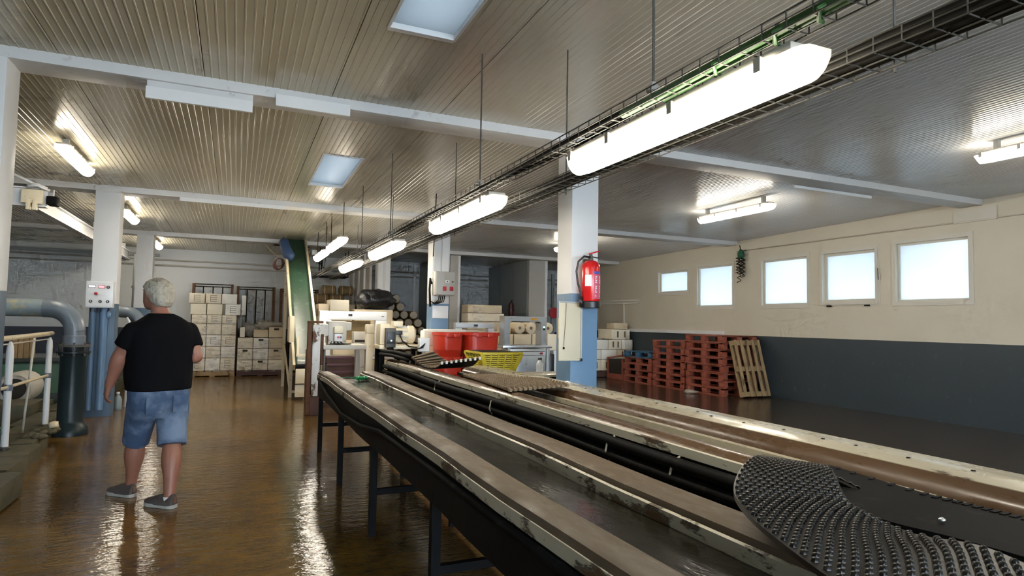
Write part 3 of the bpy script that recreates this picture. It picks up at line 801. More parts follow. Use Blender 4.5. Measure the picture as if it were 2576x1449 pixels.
# studs: short hexagonal pegs all over the sheet
sb = MB(); gs = strip(TOP, 24, 80); _, ns = slabgrid(gs, .01)
for j in range(1, 80):
    for k in range(1, 24):
        p = gs[j][k]
        if (j + k) % 2: continue
        nn = ns[j][k]; a = nn.orthogonal().normalized(); b = nn.cross(a); o = len(sb.v)
        for h, r_ in ((0, .0088), (.006, .0068), (.0082, .003)):
            for q in range(6): sb.v.append(tuple(p + nn * h + (a * math.cos(q * math.pi / 3) + b * math.sin(q * math.pi / 3)) * r_))
        for l_ in range(2):
            for q in range(6): sb.f.append((o + l_ * 6 + q, o + l_ * 6 + (q + 1) % 6, o + l_ * 6 + 6 + (q + 1) % 6, o + l_ * 6 + 6 + q))
        sb.f.append(tuple(o + 12 + q for q in range(6)))
tag(sb.build('studs', M['mat_rubber'], mt, smooth=50), kind='stuff')
BOT = [((1.80, 1.47, .925), (2.105, 1.717, .925)), ((1.632, 1.233, .938), (2.0, 1.313, .938)), ((1.60, 1.116, .942), (1.99, 1.132, .942)), ((1.62, .98, .945), (1.98, 1.0, .945)), ((1.64, .8, .945), (1.98, .82, .945)), ((1.66, .45, .945), (1.99, .45, .945))]
bt = thing('smooth_belt', 'flat grey-black belt with notched edges lying on the flume beside the studded one', 'belt', (1.85, 1.1, .92))
g = strip(BOT, 10, 40); mb, nr = slabgrid(g, .012); mb.build('belt_sheet', M['dark_rubber'], bt, smooth=40)
g2 = strip(BOT, 10, 26)
for j in range(1, 26):
    for k in (10,):
        p = g2[j][k]; q = g2[j][1 if k == 0 else 9]; d = (q - p).normalized()
        MB().bar(p + Vector((0, 0, .0)), p + d * .035 + Vector((0, 0, .0)), .014, .006).build('edge_notch', M['black_steel'], bt)
tag(MB().lathe([(.0, 0), (.008, .001), (.009, .005), (.004, .009)], (1.72, 1.06, .947), 10).build('drain_bolt', M['alu'], None, smooth=True), 'tiny shiny bolt lying on the dark belt', 'bolt')
# tan belt piece in the middle of the flume
MID = [((2.05, 5.75, .93), (2.36, 5.55, .935)), ((2.0, 5.2, .935), (2.40, 5.1, .95)), ((1.96, 4.75, .935), (2.43, 4.75, .965)), ((1.95, 4.42, .93), (2.45, 4.42, .955))]
md = thing('tan_belt', 'curled tan studded belt piece lying across the middle of the flume', 'belt', (2.2, 5.1, .92))
g = strip(MID, 12, 24); mb, nr = slabgrid(g, .012); mb.build('belt_sheet', M['mat_tan'], md, smooth=40)
sb = MB()
for j in range(0, 25):
    for k in range(0, 13):
        p = g[j][k] + nr[j][k] * .004
        sb.box(p.x - .007, p.x + .007, p.y - .007, p.y + .007, p.z - .003, p.z + .012)
tag(sb.build('studs', M['mat_tan'], md), kind='stuff')
for k in range(13):
    p = g[24][k]; MB().box(p.x - .011, p.x + .011, p.y - .03, p.y, p.z - .012, p.z + .008).build('tooth', M['mat_tan'], md)
# grey slatted belt flap standing up near the far end
FL = [((1.98, 7.45, 1.0), (2.33, 7.75, 1.06)), ((1.97, 7.15, .955), (2.34, 7.3, .985)), ((1.98, 6.85, .925), (2.36, 6.9, .935)), ((2.02, 6.6, .94), (2.42, 6.55, .965)), ((2.06, 6.5, 1.0), (2.46, 6.4, 1.055))]
fd = thing('slatted_belt', 'curled grey slatted belt end standing up in front of the red tubs', 'belt', (2.2, 7.0, .9))
g = strip(FL, 8, 24); mb, nr = slabgrid(g, .014); mb.build('belt_sheet', M['mat_rubber'], fd, smooth=40)
for j in range(1, 24, 2):
    MB().bar(g[j][0] + nr[j][0] * .008, g[j][8] + nr[j][8] * .008, .028, .012).build('slat', M['mat_tan'], fd)
for k in range(9):
    p = g[24][k]; MB().box(p.x - .012, p.x + .012, p.y - .014, p.y + .004, p.z - .02, p.z + .012).build('tooth', M['machine_grey'], fd)
# black hoses heaped at the far end of the flume
hs = thing('hose_bundle', 'black hoses heaped over the far end of the flume', 'hose', (1.95, 8.0, .9))
for i, (ox, oz) in enumerate(((0, 0), (.05, .015), (.10, .0), (.03, .045), (.08, .04))):
    MB().tube([(1.90 + ox, 8.9, .965 + oz), (1.94 + ox, 8.3, .975 + oz), (1.97 + ox, 7.85, .965 + oz), (1.97 + ox, 7.6, .955 + oz)], .024, 8).build('hose', M['dark_rubber'], hs, smooth=True)
# green twine tangle at the head of the water trough
gt = thing('green_twine', 'tangle of green twine floating at the far end of the water trough', 'twine', (1.25, 6.75, .79))
random.seed(3)
for i in range(14):
    a = random.uniform(0, 6.28)
    pts = [(1.25 + .09 * math.cos(a + t * 1.7) * random.uniform(.4, 1), 6.8 + .09 * math.sin(a + t * 1.9), .80 + abs(.035 * math.sin(t * 2 + i))) for t in range(6)]
    MB().tube(pts, .006, 5).build('strand', pm('twine_green', (0.01, 0.22, 0.08), .5), gt)
for dx, dy in ((.22, .0), (.2, .06), (-.26, .12)):
    MB().tube([(1.25, 6.8, .82), (1.25 + dx * .5, 6.8 + dy, .826), (1.25 + dx * .8, 6.8 + dy * 1.5, .80)], .004, 5).build('strand', MATS['twine_green'], gt)
# ================================================================== TANK SIDE
# railing
rl = thing('railing', 'white post railing with cream rails along the mossy curb', 'railing', (-2.0, 8.2, .15))
for (x, y) in ((-1.99, 8.9), (-1.99, 7.5)):
    MB().tube([(x, y, .12), (x, y, 1.08), (x, y, 1.14), (x, y, 1.18)], [.032, .032, .026, .010], 10).build('post', M['white'], rl, smooth=40)
    MB().lathe([(.05, .14), (.05, .16), (.034, .17)], (x, y, 0), 12).build('post_foot', M['galv'], rl)
MB().tube([(-1.99, 8.98, 1.225), (-1.99, 7.9, 1.215), (-2.0, 6.9, 1.21), (-2.0, 5.9, 1.205)], .026, 10).build('top_rail', M['cream'], rl, smooth=True)
MB().tube([(-1.99, 8.9, .735), (-1.99, 7.5, .74), (-2.0, 5.95, .74)], .016, 8).build('mid_rail', M['cream'], rl, smooth=True)
for z in (.735,):
    for (x, y) in ((-1.99, 8.9), (-1.99, 7.5)): MB().lathe([(.04, z - .03), (.042, z - .02), (.042, z + .02), (.04, z + .03)], (x, y, 0), 12).build('clamp', M['pvc'], rl)
MB().tube([(-2.09, 8.45, .15), (-2.03, 8.45, 1.2)], .012, 8).build('baluster', M['frame'], rl, smooth=True)
MB().tube([(-2.0, 8.9, 1.16), (-2.01, 6.0, 1.15)], .008, 6).build('wire', M['frame'], rl, smooth=True)
# tall flanged standpipe with bend
def standpipe(label, x, y, reach, ztop, r1=.135, r2=.105):
    t = thing('standpipe', label, 'pipe', (x, y, 0))
    MB().lathe([(.195, 0), (.195, .035), (.19, .05), (.185, .09), (.15, .13), (r1, .17), (r1, .95), (r1 + .01, .98)], (x, y, 0), 28).build('riser', M['iron_teal'], t, smooth=35)
    fl_ = MB().lathe([(.13, .98), (.178, .985), (.178, 1.005), (.13, 1.01)], (x, y, 0), 28).build('lower_flange', M['iron_teal'], t, smooth=35)
    f2_ = MB().lathe([(.12, 1.06), (.175, 1.062), (.175, 1.085), (.12, 1.09)], (x, y, 0), 28).build('upper_flange', M['galv'], t, smooth=35)
    MB().lathe([(.12, 1.0), (.12, 1.07)], (x, y, 0), 20).build('neck', M['iron_teal'], t, smooth=35)
    for k in range(8):
        a = k * math.pi / 4 + .2; bx, by = x + .155 * math.cos(a), y + .155 * math.sin(a)
        MB().lathe([(.013, .955), (.013, .98), (.008, .981), (.008, 1.1), (.013, 1.101), (.013, 1.115)], (bx, by, 0), 6).build('bolt', M['galv'], fl_)
    MB().lathe([(.118, 1.09), (.118, 1.19), (.108, 1.20), (.108, 1.25)], (x, y, 0), 24).build('collar', M['pvc'], t, smooth=35)
    R_ = ztop - 1.25
    pts = [(x - R_ + R_ * math.cos(a), y, 1.25 + R_ * math.sin(a)) for a in [math.pi / 2 * i / 10 for i in range(11)]]
    MB().tube(pts + [(x - R_ - .05, y, ztop)], r2 + .006, 24).build('bend', M['pvc'], t, smooth=40)
    MB().tube([(x - R_ - .04, y, ztop), (x - R_ - reach, y, ztop)], r2, 24).build('branch', M['pvc_light'], t, smooth=40)
    return t
standpipe('grey pipe bend on a dark flanged standpipe beside the railing', -1.79, 9.1, .46, 1.525)
sp = standpipe('second standpipe bend half hidden behind the control panel column', -1.60, 13.2, .3, 1.52, .13, .10)
# tank pit contents
tk = thing('green_tank', 'long green holding tank in the sunken area', 'tank', (-4.2, 13.5, -.55))
bbox('body', M['green_tank'], tk, -6.0, -2.5, 13.0, 14.6, -.55, .62, b=.03); bbox('rim', M['pit'], tk, -6.05, -2.45, 12.95, 14.65, .62, .70, b=.02)
bbox('base', M['pit'], tk, -6.05, -2.4, 12.9, 14.7, -.55, .1, b=.02)
cr = thing('wooden_crate', 'brown wooden crate lid standing on the green tank', 'crate', (-3.28, 13.1, .70))
for k in range(4): bbox('board', M['wood'], cr, -3.44 + k * .08, -3.366 + k * .08, 13.05, 13.09, .70, 1.06, b=.006)
for z in (.76, 1.0): bbox('batten', M['wood'], cr, -3.44, -3.13, 13.09, 13.12, z, z + .06, b=.006)
box('support', M['wood'], cr, -3.3, -3.24, 13.12, 13.4, .70, .76)
nt_ = thing('fishing_net', 'heap of dark green netting in the pit beside the curb', 'net', (-2.9, 8.9, -.55))
rows = []
for j in range(22):
    rows.append([])
    for i in range(22):
        u, v_ = i / 21, j / 21; x = -3.9 + 1.75 * u; y = 7.3 + 2.4 * v_
        h = .92 * math.sin(math.pi * u) ** .6 * math.sin(math.pi * v_) ** .6 + .09 * mnoise.noise(Vector((x * 4, y * 4, 1))) + .05 * mnoise.noise(Vector((x * 9, y * 9, 3)))
        rows[-1].append((x, y, -.55 + max(0, h)))
MB().grid(rows).build('net_heap', M['net'], nt_, smooth=True)
for k in range(10):
    pts = [(-3.6 + 1.3 * t / 7 + .03 * math.sin(t + k), 7.5 + k * .2 + .06 * math.sin(t * 1.3 + k), -.55 + .96 * math.sin(math.pi * (.15 + t / 7 * .7)) ** .6 * math.sin(math.pi * (7.5 + k * .2 - 7.3) / 2.4) ** .6 + .02) for t in range(8)]
    MB().tube(pts, .012, 6).build('head_rope', M['green_tank'], nt_, smooth=True)
bk = thing('barrel', 'pale plastic barrel lying on its side in the pit', 'barrel', (-2.9, 11.5, -.55))
MB().lathe([(.20, 0), (.23, .03), (.235, .3), (.23, .55), (.2, .58)], (-2.9, 11.2, .36), 24, 'y').build('body', M['machine_grey'], bk, smooth=35)
MB().lathe([(.15, -.012), (.15, -.001)], (-2.9, 11.2, .36), 24, 'y').build('mouth', M['slot'], bk)
bbox('cradle', M['moss'], bk, -3.25, -2.55, 11.1, 11.85, -.55, .13, b=.02)
tag(MB().bbox(-3.6, -2.42, 10.1, 10.8, -.55, .26, .04).build('pit_ledge', M['moss'], None, smooth=35), 'mossy ledge inside the tank pit', 'ledge')
pb = thing('plastic_bottle', 'blue-grey bottle standing on the floor behind the walking man', 'bottle', (-1.62, 11.3, 0))
MB().lathe([(.05, 0), (.055, .02), (.055, .16), (.03, .21), (.02, .22), (.02, .245)], (-1.62, 11.3, 0), 16).build('body', M['pvc_light'], pb, smooth=40)
MB().lathe([(.024, .245), (.024, .27)], (-1.62, 11.3, 0), 12).build('cap', M['machine_white'], pb)
ro = tag(MB().ellipsoid((-1.83, 8.55, .2), (.05, .06, .05), 12, 8, .3).build('float_shell', M['cream'], None, smooth=True), 'pale lump lying on the mossy curb by the standpipe', 'shell')
gw = thing('moss_tuft', 'tuft of green weed growing on the mossy curb', 'weed', (-1.88, 8.2, .14))
random.seed(5)
for k in range(16):
    x, y = -1.9 + random.uniform(-.08, .1), 8.3 + random.uniform(-.3, .3)
    MB().ellipsoid((x, y, .155), (.05, .06, .03), 8, 5, .4).build('tuft', M['moss'], gw, smooth=True)

# hoist beams (I sections)
def ibeam(mb, a, b, h, w_, t=.014):
    a, b = Vector(a), Vector(b); d = (b - a).normalized(); r_ = d.cross(Vector((0, 0, 1))).normalized()
    mb.bar(a, b, t, h); up_ = Vector((0, 0, h / 2))
    mb.bar(a + up_, b + up_, w_, t * 1.3); mb.bar(a - up_, b - up_, w_, t * 1.3); return mb
hr = thing('hoist_rail', 'white steel hoist rail running under the ceiling beside the tanks', 'rail', (-2.6, 14.5, 2.9))
ibeam(MB(), (-2.6, 10.42, 3.0), (-2.6, 18.55, 3.0), .2, .11).build('rail', M['white'], hr)
ibeam(MB(), (-6.2, 10.28, 3.03), (-2.42, 10.28, 3.03), .24, .13).build('cross_beam', M['white'], hr)
for y in (11.2, 14.5, 17.8): box('hanger', M['white'], hr, -2.64, -2.56, y - .04, y + .04, 3.1, zc(y) - .01)
for x in (-5.2, -3.4): box('hanger', M['white'], hr, x - .04, x + .04, 10.24, 10.32, 3.15, zc(10.3) - .01)
MB().tube([(-2.9, 10.1, 3.36), (-2.55, 10.2, 3.2), (-2.4, 10.28, 3.14)], .02, 8).build('stay', M['white'], hr, smooth=True)
ht = thing('hoist_trolley', 'pale trolley block clamped where the hoist rail meets the cross beam', 'trolley', (-2.5, 10.3, 2.85))
for dx in (0, .07): MB().bbox(-2.62 + dx, -2.57 + dx, 10.12, 10.2, 2.84, 2.98, .012).build('roller', M['machine_cream'], ht, smooth=35)
bbox('clamp_plate', M['machine_cream'], ht, -2.68, -2.44, 10.14, 10.19, 2.93, 3.12, b=.01)
bbox('motor', M['black_steel'], ht, -2.42, -2.30, 10.2, 10.42, 2.94, 3.06, b=.02)
for z in (3.15, 3.17): MB().tube([(-2.62, 10.15, z), (-2.50, 10.12, z + .02), (-2.4, 10.16, z - .02)], .016, 8).build('cable_loop', M['machine_white'], ht, smooth=True)

# control panel on the tank side column
cp = thing('control_panel', 'white control panel with red display and switches on the tank side column', 'control panel', (-1.785, 10.5, 1.55))
bbox('cabinet', M['machine_white'], cp, -1.955, -1.625, 10.46, 10.598, 1.555, 1.935, b=.01)
bbox('face', M['machine_white'], cp, -1.94, -1.64, 10.450, 10.462, 1.57, 1.92, b=.004)
box('display', M['screen_white'], cp, -1.92, -1.845, 10.444, 10.451, 1.845, 1.87); box('display', M['screen_red'], cp, -1.80, -1.73, 10.444, 10.451, 1.838, 1.868)
box('bezel', M['black'], cp, -1.925, -1.84, 10.446, 10.4505, 1.838, 1.877); box('bezel', M['black'], cp, -1.805, -1.725, 10.446, 10.4505, 1.832, 1.874)
MB().lathe([(.022, 0), (.022, -.02), (.014, -.03)], (-1.83, 10.45, 1.755), 14, 'y').build('stop_button', M['red_knob'], cp, smooth=35)
for (x, z) in ((-1.685, 1.85), (-1.89, 1.645), (-1.775, 1.645), (-1.685, 1.645)):
    k_ = MB().lathe([(.021, 0), (.021, -.010)], (x, 10.45, z), 14, 'y').build('switch', M['black'], cp)
    box('toggle', M['machine_grey'], k_, x - .005, x + .005, 10.425, 10.442, z - .012, z + .012)
bc = thing('cable_channels', 'blue cable channels and hoses below the control panel', 'conduit', (-1.78, 10.57, 0))
for x, w_ in ((-1.87, .035), (-1.74, .05)): MB().tube([(x, 10.56, .1), (x, 10.56, 1.5), (x + .01, 10.55, 1.56)], w_, 12).build('channel', M['blue_conduit'], bc, smooth=40)
for k in range(6): MB().tube([(-1.90 + k * .045, 10.53, 1.555), (-1.89 + k * .04, 10.53, 1.5)], .009, 6).build('gland', M['black'], bc)
MB().ellipsoid((-1.68, 10.53, 1.46), (.035, .025, .05), 12, 8).build('junction', M['blue_conduit'], bc, smooth=True)
tag(MB().tube([(-1.56, 11.6, .0), (-1.56, 11.6, 1.35), (-1.6, 11.6, 1.42)], .02, 8).build('side_pipe', M['machine_white'], None, smooth=True), 'thin white upright pipe behind the control panel column', 'pipe')
dk = thing('pump', 'dark pump housing on the floor between the tank side columns', 'pump', (-1.45, 12.4, 0))
MB().lathe([(.2, 0), (.2, .05), (.13, .1), (.15, .3), (.16, .7), (.12, .85), (.08, .9)], (-1.45, 12.4, 0), 20).build('housing', M['black_steel'], dk, smooth=35)
MB().lathe([(.06, .9), (.06, 1.0)], (-1.45, 12.4, 0), 14).build('cap', M['black'], dk)
pl_ = thing('wall_pipe', 'dark stained vertical drainpipe between the tank side columns', 'pipe', (-2.2, 16.8, 0))
MB().tube([(-2.15, 16.9, -.5), (-2.15, 16.9, 2.9)], .10, 14).build('pipe', M['panel_dark'], pl_, smooth=True)
for z in (1.0, 2.1): MB().lathe([(.12, z), (.12, z + .05)], (-2.15, 16.9, 0), 14).build('clamp', M['panel'], pl_)
bbox('switch_cover', M['panel'], pl_, -1.98, -1.86, 16.75, 16.83, 2.2, 2.75, b=.01)

# ================================================================== BOXES
CARD = [M['card'], M['card2'], M['card3']]
def carton(lb, x0, y0, z0, w_, d_, h_, mat, style, group, tilt=0):
    """style: 'print' ruled label, 'hole' hand hole, 'plain', 'slot' upright slots"""
    t = thing('carton', lb, 'box', (x0 + w_ / 2, y0 + d_ / 2, z0), group)
    e = .004
    bbox('body', mat, t, x0 + e, x0 + w_ - e, y0 + e, y0 + d_ - e, z0 + e, z0 + h_ - e, b=.006)
    box('flap_seam', M['ink'], t, x0 + .01, x0 + w_ - .01, y0 + d_ / 2 - .003, y0 + d_ / 2 + .003, z0 + h_ - .005, z0 + h_ - .002)
    if style == 'print':
        x, wp = x0 + w_ * .3, w_ * .42
        for k in range(4): box('printed_line', M['ink'], t, x, x + wp, y0 + .001, y0 + .0055, z0 + h_ * (.2 + .19 * k), z0 + h_ * (.2 + .19 * k) + .008)
        box('printed_line', M['ink'], t, x, x + .008, y0 + .001, y0 + .0055, z0 + h_ * .2, z0 + h_ * .78)
    elif style == 'hole':
        x, wp = x0 + w_ * .34, w_ * .32
        box('hand_hole', M['slot'], t, x, x + wp, y0 + .001, y0 + .0055, z0 + h_ * .72, z0 + h_ * .72 + .05)
    elif style == 'slot':
        for q in (.3, .68): box('slot', M['ink'], t, x0 + w_ * q, x0 + w_ * q + .05, y0 + .001, y0 + .0055, z0 + h_ * .2, z0 + h_ * .8)
    elif style == 'plain':
        box('tape', M['card3'], t, x0 + .02, x0 + w_ - .02, y0 + d_ / 2 - .03, y0 + d_ / 2 + .03, z0 + h_ - .004, z0 + h_ - .001)
    return t
def flat_pallet(name, lb, x0, y0, w_, d_, mat, z0=0, group=None, h_=.14):
    t = thing(name, lb, 'pallet', (x0 + w_ / 2, y0 + d_ / 2, z0), group)
    n = 6; bw = w_ / (n + (n - 1) * .35)
    for k in range(n):
        a = x0 + k * bw * 1.35; box('board', mat, t, a, a + bw, y0, y0 + d_, z0 + h_ - .022, z0 + h_)
    for q in (0, .5, 1): 
        yy = y0 + q * (d_ - .1); box('stringer', mat, t, x0, x0 + w_, yy, yy + .1, z0 + .02, z0 + h_ - .022)
        for p in (0, .5, 1): xx = x0 + p * (w_ - .12); box('block', mat, t, xx, xx + .12, yy - .001, yy + .101, z0, z0 + .02)
    return t
GA = 'cartons of the tall wrapped stack by the back wall'
flat_pallet('box_pallet', 'wooden pallet under the tall wrapped carton stack', -.98, 16.9, 1.0, 1.0, M['wood'])
lev = [('print plain print', .30), ('plain print plain', .30), ('print plain print', .28), ('plain plain plain', .30)]
z = .14; row = 0
names = ['bottom', 'second', 'third', 'fourth', 'fifth', 'sixth']
for st, hh in [('print plain print', .31), ('plain plain plain', .28), ('plain print print', .28), ('plain plain plain', .27), ('plain print print', .22)]:
    ss = st.split()
    for k, q in enumerate(ss):
        carton('pale carton in the %s row of the tall wrapped stack, %s' % (names[row], ('on the man\'s side', 'in its middle', 'next to the lower stack')[k]), -.98 + k * .333, 16.92, z, .328, .9, hh, CARD[(k + row) % 2 * 2 if row < 3 else 0], q, GA)
    z += hh + .002; row += 1
for k, q in enumerate(('plain', 'plain', 'print')):
    carton('loose carton near the top of the tall stack, %s' % ('plain, over the man\'s shoulder', 'plain, in the middle', 'printed, jutting out')[k], -1.02 + k * .36 + (.05 if k == 2 else 0), 16.95, z, .35, .6, .27, CARD[0 if k < 2 else 2], q, GA)
z += .272
for k, q in enumerate(('print', 'print', 'plain')):
    carton('topmost carton of the tall stack, %s' % ('printed, at the outer end', 'printed, in the middle', 'blank white, beside the open rack')[k], -1.06 + k * .36, 16.95, z, .35, .6, .25, CARD[0 if k < 2 else 2], q, GA)
carton('small white carton standing on edge at the top of the tall stack', .115, 17.1, z - .27, .11, .5, .5, M['card3'], 'plain', GA)
fm = thing('stretch_film', 'shiny stretch film wrapped round the tall carton stack', 'film', (-.48, 17.4, .1))
def wrap(x0, x1, y0, y1, z0, z1):
    rows = []; n = 40
    per = [(x0, y0), (x1, y0), (x1, y1), (x0, y1)]
    for j in range(31):
        zz = z0 + (z1 - z0) * j / 30; r_ = []
        for k in range(4 * n + 1):
            i = (k // n) % 4; t = (k % n) / n; a, b = per[i], per[(i + 1) % 4]
            off = .012 * mnoise.noise(Vector((k * .16, zz * 5, x0)))
            nx, ny = ((0, -1), (1, 0), (0, 1), (-1, 0))[i]
            r_.append((a[0] + (b[0] - a[0]) * t + nx * off, a[1] + (b[1] - a[1]) * t + ny * off, zz))
        rows.append(r_)
    return MB().grid(rows)
wrap(-1.0, .028, 16.885, 17.86, .10, 1.50).build('film_sleeve', M['film'], fm, smooth=True)
GB = 'cartons of the low wrapped stack by the back wall'
flat_pallet('box_pallet', 'dark wooden pallet under the low wrapped carton stack', .06, 16.85, 1.08, 1.0, M['wood_dark'])
z = .14
for r_, (st, hh) in enumerate((('plain hole plain', .26), ('hole plain hole', .28), ('plain hole plain', .26))):
    for k, q in enumerate(st.split()):
        carton('cream carton of the low wrapped stack, %s row, %s' % (names[r_] if r_ < 2 else 'upper', ('beside the tall stack', 'in its middle', 'beside the conveyor')[k]), .06 + k * .36, 16.87, z, .355, .9, hh, CARD[(k * 2) % 3 if r_ else 0], q, GB)
    z += hh + .002
fm2 = thing('stretch_film', 'shiny stretch film wrapped round the low carton stack', 'film', (.6, 17.3, .1))
wrap(.050, 1.165, 16.835, 17.82, .10, z + .01).build('film_sleeve', M['film'], fm2, smooth=True)
carton('buff carton with a hand hole on the low stack beside the conveyor', .78, 17.0, z + .012, .36, .6, .26, M['card2'], 'hole', GB)
carton('buff plain carton on the low stack under clear polythene', .42, 17.05, z + .012, .35, .6, .2, M['card2'], 'plain', GB)
carton('narrow white carton standing upright at the end of the low stack', .10, 16.98, z + .012, .12, .4, .25, M['card3'], 'plain', GB)
bp = thing('polythene_heap', 'crumpled clear polythene heaped on the low carton stack', 'polythene', (.5, 17.5, z + .2))
for (cx_, cy_, cz_, a, b, c) in ((.32, 17.45, z + .19, .26, .2, .17), (.68, 17.3, z + .335, .24, .2, .12), (.95, 17.4, z + .34, .17, .17, .08)):
    MB().ellipsoid((cx_, cy_, cz_), (a, b, c), 22, 14, .55).build('fold', M['poly'], bp, smooth=True)
# tall open frames behind the stacks
def rack(lb, x0, x1, y, h_):
    t = thing('cage_rack', lb, 'rack', ((x0 + x1) / 2, y, 0), 'dark steel cages by the back wall')
    for x in (x0, x1):
        for yy in (y, y + .25): MB().box(x - .03, x + .03, yy - .03, yy + .03, 0, h_).build('post', M['rust'], t)
    for zz in (h_ - .08, h_ - .02): MB().box(x0, x1, y - .02, y + .02, zz - .012, zz + .012).build('top_bar', M['black_steel'], t)
    n = 4
    for k in range(1, n): x = x0 + (x1 - x0) * k / n; MB().box(x - .014, x + .014, y - .01, y + .01, .1, h_ - .08).build('upright', M['black_steel'], t)
    MB().box(x0, x1, y - .02, y + .25, .1, .14).build('deck', M['rust'], t)
rack('dark steel cage behind the tall carton stack', -1.04, -.12, 18.15, 2.33)
rack('dark steel cage behind the low carton stack', .02, .93, 18.15, 2.29)
rack('dark steel cage showing beyond the green conveyor', 1.12, 2.06, 18.15, 2.27)

# ================================================================== INCLINED CONVEYOR
cv = thing('inclined_conveyor', 'steep conveyor with a green belt and cream sides rising into the ceiling hatch', 'conveyor', (1.19, 12.0, 0))
A = Vector((1.19, 11.75, .62)); B = Vector((1.19, 16.05, 3.95))
d = (B - A).normalized(); nrm = Vector((0, -d.z, d.y))
def cvp(t, x, n_): p = A + d * t; return (x, p.y + nrm.y * n_, p.z + nrm.z * n_)
LN = (B - A).length
rows = []
for j in range(41):
    t = LN * j / 40; rows.append([Vector(cvp(t, 1.0 + .38 * k / 8, .03 - .018 * math.sin(math.pi * k / 8))) for k in range(9)])
mb, _ = slabgrid(rows, .012); mb.build('belt', M['belt_green'], cv, smooth=True)
LS = LN - 1.05
for x in (.97, 1.41): MB().bar(cvp(-.1, x, .03), cvp(LS, x, .03), .045, .13, nrm).build('side_rail', M['cream'], cv)
for x in (.955, 1.425): MB().bar(cvp(LS, x, .03), cvp(LN - .15, x, .03), .025, .10, nrm).build('side_rail_top', M['black_steel'], cv)
MB().bar(cvp(.0, 1.0, -.05), cvp(LS, 1.0, -.05), .03, .05, nrm).build('underframe', M['cream'], cv); MB().bar(cvp(.0, 1.38, -.05), cvp(LS, 1.38, -.05), .03, .05, nrm).build('underframe', M['cream'], cv)
MB().tube([cvp(-.02, 1.0, -.02), cvp(-.02, 1.38, -.02)], .05, 14).build('tail_drum', M['black_steel'], cv, smooth=40)
for x in (.96, 1.43):
    MB().bar((x, 12.2, 0), (x, 12.2, .98), .06, .06).build('leg', M['cream'], cv); MB().bar((x, 14.2, 0), (x, 14.2, 2.45), .06, .06).build('leg', M['cream'], cv)
    MB().bar((x, 12.2, .1), (x, 14.2, .9), .035, .035).build('brace', M['cream'], cv)
for zz in (.1, .42, .78): MB().bar((.96, 12.2, zz), (1.43, 12.2, zz), .04, .05).build('crossbar', M['cream'] if zz != .42 else M['rust'], cv)
MB().bbox(.90, 1.0, 12.1, 12.5, 1.0, 1.5, .04).build('motor_guard', M['machine_cream'], cv, smooth=35)
bbox('chute_plate', M['machine_cream'], cv, 1.0, 1.40, 11.62, 11.66, .30, .56, b=.006); bbox('chute_plate', M['machine_cream'], cv, 1.0, 1.40, 11.66, 11.70, .06, .28, b=.006)
MB().bar((1.03, 11.7, .78), (1.03, 11.75, 1.12), .04, .04).build('guide_arm', M['machine_cream'], cv); MB().bar((1.0, 11.65, .80), (1.25, 11.65, .80), .035, .04).build('guide_arm', M['machine_cream'], cv)
bs = thing('blue_sack', 'dark blue rolled sack hanging at the top of the green conveyor', 'sack', (.98, 14.5, 2.7))
MB().tube([(.90, 14.62, 3.22), (.905, 14.60, 3.16), (.94, 14.52, 3.0), (.985, 14.42, 2.87), (1.06, 14.34, 2.79), (1.10, 14.33, 2.77)], [.05, .10, .11, .12, .10, .05], 16).build('roll', M['blue_sack'], bs, smooth=True)
MB().tube([(.90, 14.62, 3.2), (.90, 14.64, zc(14.64) - .003)], .012, 6).build('tie', M['blue_sack'], bs)
ck = thing('coiled_cable', 'coil of red-brown cable hung on the conveyor side', 'cable', (.82, 14.9, 2.5))
for k in range(6):
    a0 = k * .5
    MB().tube([(.84 + .11 * math.cos(a) * (.6 + .1 * k), 14.9 + .02 * k, 2.68 + .13 * math.sin(a + a0 * .1)) for a in [2 * math.pi * i / 14 for i in range(15)]], .010, 6).build('loop', pm('cable_red', (.20, .07, .05), .5), ck, smooth=True)
MB().tube([(.86, 14.95, 2.8), (.72, 15.2, 2.95), (.55, 15.6, zc(15.6) - .09)], .010, 6).build('lead', M['cream'], ck, smooth=True)
pw = thing('hatch_wiring', 'loose dark wiring and junction box dangling beside the ceiling hatch', 'wiring', (1.75, 15.8, 2.6))
bbox('junction_box', M['machine_white'], pw, 1.62, 1.74, 15.62, 15.72, 3.0, 3.12, b=.01)
for k in range(4): MB().tube([(1.68, 15.66, 3.02), (1.75 + .06 * k, 15.7, 2.8 - .04 * k), (1.8 + .05 * k, 15.75, 2.95), (1.85 + .05 * k, 15.8, zc(15.8) - .004)], .009, 6).build('wire', M['cable'], pw, smooth=True)
sf = thing('ceiling_bracket', 'thin dark steel cradle with net hung from the ceiling near the back wall', 'bracket', (2.3, 16.9, 2.5))
for x in (1.98, 2.66): MB().box(x - .012, x + .012, 16.69, 16.71, 2.56, zc(16.7) - .002).build('hanger', M['black_steel'], sf)
MB().box(1.98, 2.66, 16.68, 16.72, 2.55, 2.58).build('shelf_bar', M['black_steel'], sf); MB().box(1.98, 2.66, 17.18, 17.22, 2.55, 2.58).build('shelf_bar', M['black_steel'], sf)
for x in (1.98, 2.3, 2.66): MB().box(x - .012, x + .012, 16.7, 17.2, 2.555, 2.575).build('shelf_bar', M['black_steel'], sf)
MB().ellipsoid((2.35, 16.95, 2.66), (.28, .2, .085), 20, 10, .5).build('net_bundle', M['panel_dark'], sf, smooth=True)
for x in (1.98, 2.66): MB().box(x - .012, x + .012, 17.19, 17.21, 2.56, zc(17.2) - .002).build('hanger', M['black_steel'], sf)
